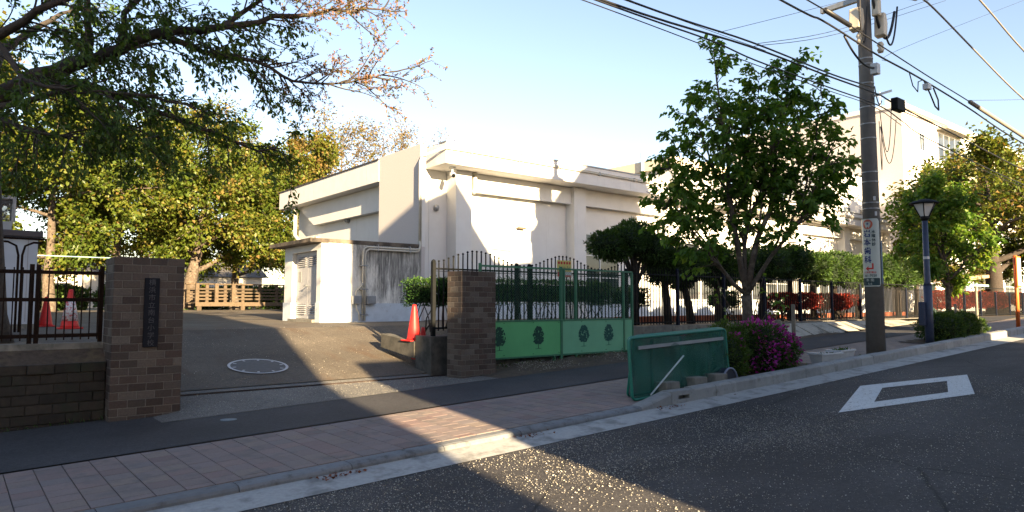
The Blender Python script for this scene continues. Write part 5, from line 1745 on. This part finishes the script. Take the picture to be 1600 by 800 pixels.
tc = cable('overhead_cable', 'thick black cable meeting the pole at the white splice box', line([(-6, 7.3), (2, 6.9), (10.64, 6.71), (12.1, 6.73), (13.55, 6.65), (14.51, 6.6), (16.35, 6.57), (19.27, 6.44), (23.89, 6.17), (34, 6.1), (44, 6.5)], 5.97), .026)
td = cable('overhead_cable', 'uppermost black street cable with thick sleeves near the pole', line([(-6, 7.6), (2, 7.1), (11.43, 6.93), (12.2, 6.92), (13.12, 6.88), (14.52, 6.8), (16.96, 6.67), (19.46, 6.57), (23.92, 6.33), (34, 6.3), (44, 6.7)], 5.93), .018)
MB().tube(line([(12.15, 6.92), (13.1, 6.88)], 5.93), .045, 10).build('sleeve', CABLE, td, smooth=True)
MB().tube(line([(19.4, 6.575), (23.92, 6.33), (26, 6.28)], 5.93), .05, 10).build('sleeve', CABLEG, td, smooth=True)
MB().tube([(15.9, 5.97, 6.56), (16.0, 5.95, 6.3), (16.2, 5.93, 6.2), (16.3, 5.95, 6.45), (16.5, 5.96, 6.52)], .012, 6).build('loop', CABLE, tc, smooth=True)
MB().tube([(16.7, 5.97, 6.54), (16.95, 5.95, 6.3), (17.15, 5.93, 6.05), (17.35, 5.93, 6.0), (17.4, 5.95, 6.25), (17.2, 5.97, 6.5)], .018, 6).build('loop', CABLE, tc, smooth=True)
MB().box(16.72, 16.9, 5.90, 6.02, 6.38, 6.50).build('clamp', PLWHITE, tc)
MB().box(14.95, 15.35, 5.86, 6.0, 5.58, 5.84).build('junction_box', BLACK, ta, bevel=.02)
cable('overhead_cable', 'thin wire far left joining the cable bundle above the tree', line([(-6, 6.0), (2, 5.7), (7.12, 5.71), (8.62, 5.74), (10.39, 5.80)], 6.1), .006)
cable('overhead_cable', 'thin wire rising to the right from the cable bundle', [(8.98, 6.05, 5.74), (13.16, 6.0, 7.42), (17.5, 5.9, 9.2)], .006)
cable('overhead_cable', 'upper thin pair wire passing behind the pole', [(10.01, 6.05, 5.81), (13.58, 6.3, 7.06), (20.43, 6.6, 9.9)], .008)
cable('overhead_cable', 'lower thin pair wire passing behind the pole', [(10.01, 6.08, 5.78), (13.58, 6.35, 6.98), (20.43, 6.7, 9.72)], .008)
cable('overhead_cable', 'thin wire from the pole bracket towards upper right', [(14.89, 6.0, 6.60), (15.5, 6.0, 7.0), (24.64, 6.0, 10.68)], .006)
cable('overhead_cable', 'short thin wire at the right edge by the grey sleeve', [(19.3, 5.95, 6.6), (24.13, 6.0, 7.55), (30, 6.0, 8.8)], .007)
cable('twisted_cable', 'lower twisted grey service cable at the upper right', [(14.5, 6.0, 9.4), (15.6, 6.0, 8.35), (16.4, 6.0, 8.35), (17.15, 6.0, 8.5), (20.2, 6.0, 8.07), (24.12, 6.0, 7.55), (32, 6.0, 6.9)], .032, CABLEG, group='twisted service cables')
cable('twisted_cable', 'upper twisted grey service cable in the top right corner', [(14.5, 6.0, 10.3), (20.72, 6.0, 9.57), (24.37, 6.0, 9.05), (32, 6.0, 8.3)], .036, CABLEG, group='twisted service cables')
# next poles along the street keep the cables up
for u, lab in ((-6.0, 'concrete utility pole behind the camera to the left'), (44.0, 'distant concrete utility pole at the far right of the street')):
    t = thing('utility_pole', lab, 'utility pole', (u, 6.27, zs(u)))
    MB().tube([(u, 6.27, zs(u) - .2), (u, 6.27, 10.2)], [.19, .11], 16).build('shaft', POLEC, t, smooth=True)

# ------------------------------------------------------------------ blue street lamp
LU, LV = 17.25, 6.28
lz = zs(LU) + .08
lp = thing('street_lamp', 'blue street lamp post with tapered glass lantern', 'street lamp', (LU, LV, lz))
MB().tube([(LU, LV, lz - .1), (LU, LV, lz + 1.35)], .088, 16).build('lower_post', LAMPB, lp, smooth=True)
MB().tube([(LU, LV, lz + 1.35), (LU, LV, lz + 1.42), (LU, LV, 3.50)], [.088, .066, .058], 16).build('upper_post', LAMPB, lp, smooth=True)
MB().box(LU - .2, LU - .08, LV + .02, LV + .14, lz + .45, lz + .98).build('control_box', LAMPB, lp, bevel=.01)
for z in (2.6,):
    MB().tube([(LU, LV, z), (LU, LV, z + .06)], .0665, 16).build('sticker', PLWHITE, lp)
MB().lathe([(.06, 0), (.10, .05), (.09, .10)], (LU, LV, 3.48), 12).build('lantern_base', BLACK, lp)
n = 6
for k in range(n):
    a0 = 2 * math.pi * k / n + .3; a1 = 2 * math.pi * (k + 1) / n + .3
    q = [(LU + r * math.cos(a), LV + r * math.sin(a), z) for r, a, z in ((.10, a0, 3.58), (.10, a1, 3.58), (.245, a1, 3.86), (.245, a0, 3.86))]
    MB().add(q, [(0, 1, 2, 3)]).build('lantern_pane', OPAL, lp, fix=False)
    MB().tube([(LU + .10 * math.cos(a0), LV + .10 * math.sin(a0), 3.57), (LU + .25 * math.cos(a0), LV + .25 * math.sin(a0), 3.87)], .012, 6).build('lantern_rib', BLACK, lp)
MB().lathe([(.30, 0), (.31, .02), (.22, .07), (.09, .11), (.02, .12)], (LU, LV, 3.865), 18).build('lantern_cap', BLACK, lp, smooth=False)

# ------------------------------------------------------------------ orange bus stop style sign
OU, OV = 23.3, 6.2
oz = zs(OU) + .08
og = thing('orange_sign', 'narrow sign board on an orange post beside the kerb', 'sign', (OU, OV, oz))
MB().tube([(OU, OV, oz - .1), (OU, OV, 2.95)], .052, 12).build('post', ORANGE, og, smooth=True)
MB().box(OU - .20, OU + .16, OV - .09, OV - .055, 2.05, 2.92).build('board', ORANGE, og, bevel=.01)
MB().box(OU - .17, OU + .13, OV - .096, OV - .0905, 2.10, 2.87).build('face', PLWHITE, og)
mb = MB().add([(OU - .13, OV - .0975, 2.25), (OU + .09, OV - .0975, 2.25), (OU + .09, OV - .0975, 2.45), (OU - .13, OV - .0975, 2.45)], [(0, 1, 2, 3)])
mb.build('blue_mark', mat('pale_blue', (.2, .3, .5), .5, .1, 8, 0), og, fix=False)
mb = MB().add([(OU - .08, OV - .0975, 2.62), (OU + .05, OV - .0975, 2.62), (OU + .05, OV - .0975, 2.74), (OU - .08, OV - .0975, 2.74)], [(0, 1, 2, 3)])
mb.build('green_mark', mat('pale_green', (.2, .42, .3), .5, .1, 8, 0), og, fix=False)
mb = MB().add([(OU - .12, OV - .0975, 2.14), (OU - .02, OV - .0975, 2.14), (OU - .02, OV - .0975, 2.18), (OU - .12, OV - .0975, 2.18)], [(0, 1, 2, 3)])
mb.build('dark_mark', INK, og, fix=False)

# ------------------------------------------------------------------ green refuse nets, blocks, planters, stakes
nb_ = zs(8) + .09
def net(label, u0, u1, vb, vt, h, seed, z0):
    R = random.Random(seed)
    t = thing('refuse_net', label, 'net frame', ((u0 + u1) / 2, vb, z0), 'green net frames')
    def P(s, q):
        return Vector((u0 + (u1 - u0) * s, vb + (vt - vb) * q, z0 + .02 + h * q + SLOPE * (u1 - u0) * s))
    ring_ = []
    rr = .06
    for cs, cq, a0 in ((1 - rr / (u1 - u0), 1 - rr / h, 0), (rr / (u1 - u0), 1 - rr / h, 90), (rr / (u1 - u0), rr / h, 180), (1 - rr / (u1 - u0), rr / h, 270)):
        for k in range(5):
            a = math.radians(a0 + k * 22.5)
            ring_.append(P(cs + rr / (u1 - u0) * math.cos(a), cq + rr / h * math.sin(a)))
    ring_.append(ring_[0])
    MB().tube(ring_, .017, 8, cap=False).build('tube_frame', NETF, t, smooth=True)
    V = []; F = []
    nx, ny = 26, 12
    for j in range(ny + 1):
        for i in range(nx + 1):
            p = P(.01 + .98 * i / nx, .02 + .96 * j / ny)
            b = .012 * math.sin(i * .9 + seed) + .02 * math.sin(j * .7 + i * .3 + seed) * math.sin(math.pi * i / nx)
            V.append(p + Vector((0, b, 0)))
    for j in range(ny):
        for i in range(nx):
            a = j * (nx + 1) + i
            F.append((a, a + 1, a + nx + 2, a + nx + 1))
    MB().add(V, F).build('netting', NETG, t, smooth=True, fix=False)
    return t
net('front green net frame leaning towards the kerb', 7.08, 9.3, 6.20, 6.26, .81, 1, zs(7.06) + .085)
net('middle green net frame of the leaning stack', 7.12, 9.32, 6.25, 6.31, .82, 2, zs(7.1) + .085)
net('rear green net frame leaning towards the footpath', 7.33, 9.36, 6.52, 6.38, .83, 3, zs(7.12) + .085)
bar = thing('net_support', 'steel posts and rail in concrete blocks holding the green nets', 'support', (8.1, 6.15, nb_))
for u in (7.66, 8.32, 8.98):
    MB().box(u - .02, u + .02, 6.335, 6.365, zs(u) + .1, zs(u) + .86).build('post', STEEL if False else BROWN, bar)
MB().bar((7.25, 6.235, zs(7.25) + .78), (9.2, 6.235, zs(9.2) + .78), .02, .045).build('rail', GREY, bar)
mb = MB().tube([(7.35, 6.12, zs(7.35) + .15), (8.05, 6.10, zs(8.05) + .62)], .011, 6)
mb.build('white_rod', PLWHITE, bar)
for u, lab in ((7.78, 'left concrete foot block below the green nets'), (8.42, 'middle concrete foot block below the green nets'), (8.92, 'right concrete foot block below the green nets')):
    w = .16
    z = zs(u) + .09
    o = MB().prism([(u - w, z), (u + w, z), (u + w * .9, z + .19), (u - w * .9, z + .19)], 'y', 6.075, 6.30).build('concrete_block', CONC, None, bevel=.012)
    tag(o, lab, 'block', 'concrete foot blocks')
tub = thing('plastic_guard', 'dark curved plastic guard with pale rim beside the net blocks', 'guard', (9.2, 6.14, zs(9.2) + .1))
mb = MB()
prof = [(.20 * math.cos(math.radians(a)), .24 * math.sin(math.radians(a))) for a in range(0, 181, 15)]
V = []
for v in (6.10, 6.30):
    V += [(9.16 + x, v, zs(9.2) + .1 + y) for x, y in prof]
n = len(prof)
mb.add(V, [(i, i + 1, n + i + 1, n + i) for i in range(n - 1)] + [tuple(range(n)), tuple(reversed(range(n, 2 * n)))])
mb.build('shell', mat('dark_plastic', (.02, .025, .04), .4, .1, 8, 0), tub)
MB().tube([(9.16 + x, 6.095, zs(9.2) + .1 + y) for x, y in prof], .016, 6).build('rim', mat('pale_blue_plastic', (.18, .21, .30), .4, .1, 8, 0), tub, smooth=True)

def planter(label, u, v, rot, seed, plants):
    z = zs(u) + .09
    t = thing('planter_box', label, 'planter', (u, v, z), 'white planter boxes')
    a = math.cos(rot); b = math.sin(rot)
    def L(x, y, zz):
        return (u + a * x - b * y, v + b * x + a * y, z + zz)
    mb = MB()
    l0, w0, l1, w1, h = .27, .10, .32, .135, .20
    vs = [L(sx * l0, sy * w0, 0) for sx, sy in ((-1, -1), (1, -1), (1, 1), (-1, 1))] + [L(sx * l1, sy * w1, h) for sx, sy in ((-1, -1), (1, -1), (1, 1), (-1, 1))]
    mb.add(vs, [(3, 2, 1, 0), (0, 1, 5, 4), (1, 2, 6, 5), (2, 3, 7, 6), (3, 0, 4, 7)])
    mb.build('box', PLWHITE, t)
    mb = MB()
    for (x0, x1, y0, y1) in ((-.335, .335, -.15, -.12), (-.335, .335, .12, .15), (-.335, -.30, -.12, .12), (.30, .335, -.12, .12)):
        vs = [L(x, y, zz) for zz in (.185, .215) for x, y in ((x0, y0), (x1, y0), (x1, y1), (x0, y1))]
        mb.add(vs, [(3, 2, 1, 0), (4, 5, 6, 7), (0, 1, 5, 4), (1, 2, 6, 5), (2, 3, 7, 6), (3, 0, 4, 7)])
    mb.build('rim', PLWHITE, t)
    mb = MB().add([L(-.3, -.12, .17), L(.3, -.12, .17), L(.3, .12, .17), L(-.3, .12, .17)], [(0, 1, 2, 3)])
    mb.build('potting_soil', SOIL, t, fix=False)
    rg = np.random.default_rng(seed)
    k = plants
    P = np.array([L(rg.uniform(-.24, .24), rg.uniform(-.08, .08), .17) for _ in range(k)])
    D = norm(rg.normal(0, .6, (k, 3)) + np.array([0, 0, 1.0]))
    leaves('seedlings', P, D, rg.uniform(.05, .11, k), rg.uniform(.4, 1, k), LEAF_HG, t, .3, .1)
planter('left white planter box almost bare of plants', 12.42, 6.26, -.1, 71, 6)
planter('right white planter box with small green seedlings', 13.12, 6.32, .05, 72, 60)

def stake(label, u, v, z0, h, r=.03, cat='stake'):
    o = MB().tube([(u, v, z0 - .1), (u, v, z0 + h - .01), (u, v, z0 + h)], [r, r, r * .7], 8).build('wooden_stake', WOODG, None, smooth=False)
    tag(o, label, cat, 'wooden stakes')
stake('tall grey stake rising out of the magenta azalea', 13.3, 7.35, zs(13.3), 1.15, .04)
stake('short grey stake at the foot of the street tree', 11.85, 6.85, zs(11.8), .92, .055)
stake('grey stake right of the street tree trunk', 12.6, 7.3, zs(12.5), .85, .04)
tag(MB().tube([(11.7, 6.83, zs(11.8) + .78), (12.9, 7.25, zs(12.5) + .76)], .045, 8).build('stake_crossbar', WOODG), 'horizontal wooden bar tied behind the azaleas', 'crossbar')
stake('left stake in the leafy shrub by the street lamp', 19.1, 6.35, zs(19.1), .95)
stake('dark middle stake in the leafy shrub by the street lamp', 19.55, 6.3, zs(19.5), .92)
stake('tallest pale stake at the right end of the leafy shrub', 20.9, 6.45, zs(20.9), 1.35)

# ------------------------------------------------------------------ unseen houses across the street (behind the camera), outlines shaped for their shadows
def house(name, label, poly, v0, v1, wins):
    u0 = min(p[0] for p in poly); u1 = max(p[0] for p in poly)
    t = thing(name, label, 'house', ((u0 + u1) / 2, (v0 + v1) / 2, zs(u0)))
    MB().prism(poly, 'y', v1, v0).build('wall', HOUSEW, t)
    top = [p for p in poly if p[1] > 2]
    for i in range(len(top) - 1):
        a, b = top[i], top[i + 1]
        if abs(b[0] - a[0]) < .05:
            continue
        MB().prism([(a[0], a[1] + .002), (b[0], b[1] + .002), (b[0], b[1] + .1), (a[0], a[1] + .1)], 'y', v1 - .02, v0 + .02).build('roof', HOUSER, t)
    for (a, b, c, d) in wins:
        f = MB().box(a, b, v0 + .001, v0 + .04, c, d).build('window', FRAME, t)
        MB().box(a + .06, b - .06, v0 + .0405, v0 + .046, c + .06, d - .06).build('pane', GLASS, f)
    MB().box(u0 + 1.0, u0 + 2.0, v0 + .001, v0 + .05, zs(u0), zs(u0) + 2.1).build('door', BROWN, t)
house('apartment_house', 'three storey rendered apartment house across the street', [(-18, -.8), (.12, -.8), (.12, 11.9), (-18, 11.9)], -6.0, -14.0, [(-16 + i * 3.2, -14.2 + i * 3.2, z, z + 1.3) for i in range(5) for z in (1.5, 4.6, 7.7)])
house('gabled_house', 'tall gabled house across the street', [(4.35, -.3), (10.15, -.3), (10.15, 9.35), (8.2, 11.85), (4.35, 10.0)], -6.0, -13.0, [(5 + i * 2.2, 6.4 + i * 2.2, z, z + 1.3) for i in range(2) for z in (1.8, 4.6, 7.2)])
house('shade_block', 'unseen stepped block added between two houses to shade the gate', [(2.49, -.3), (4.3, -.3), (4.3, 6.45), (3.9, 6.45), (3.9, 5.4), (3.55, 5.4), (3.55, 4.95), (2.49, 4.95)], -6.0, -8.0, [])  # added to bound the light strip and shade the right pillar
house('house_wing', 'flat roofed house wing across the street', [(10.2, -.3), (11.7, -.3), (11.7, 9.5), (10.2, 9.3)], -6.0, -11.0, [(10.5, 11.4, 4.6, 5.8)])
house('gabled_house', 'tall house with steep roof opposite the utility pole', [(11.75, -.3), (16.4, -.3), (16.4, 13.6), (15.4, 13.9), (13.4, 12.6), (11.75, 10.6)], -6.0, -13.0, [(12.9 + i * 1.8, 14.2 + i * 1.8, z, z + 1.3) for i in range(2) for z in (2.0, 4.9, 7.4)])
house('narrow_shade_block', 'narrow unseen block added for shade opposite the blue street lamp', [(18.9, .3), (19.9, .3), (19.9, 6.6), (18.9, 6.6)], -6.0, -9.0, [])  # added purely as a light blocker, out of view
house('low_shade_row', 'low unseen row added across the street to shade the kerb', [(20.0, .3), (58, .3), (58, 4.4), (20.0, 4.4)], -6.05, -9.0, [(23 + i * 4, 25 + i * 4, 1.8, 3.0) for i in range(8)])  # added out of view to keep the right-hand road and kerb shaded
# low houses far beyond the yard
fh = thing('far_house', 'distant pale house behind the far trees', 'house', (6, 75, 1.3))
MB().box(-6, 26, 75, 82, 1.2, 4.4).build('wall', HOUSEW, fh)
MB().prism([(74.5, 4.402), (78.5, 6.2), (82.5, 4.402)], 'x', -6.5, 26.5).build('roof', HOUSER, fh)
for i in range(6):
    f = MB().box(-4 + i * 5, -1.5 + i * 5, 74.95, 74.999, 2.2, 3.6).build('window', FRAME, fh)
    MB().box(-3.9 + i * 5, -1.6 + i * 5, 74.94, 74.949, 2.3, 3.5).build('pane', GLASS, fh if False else f)
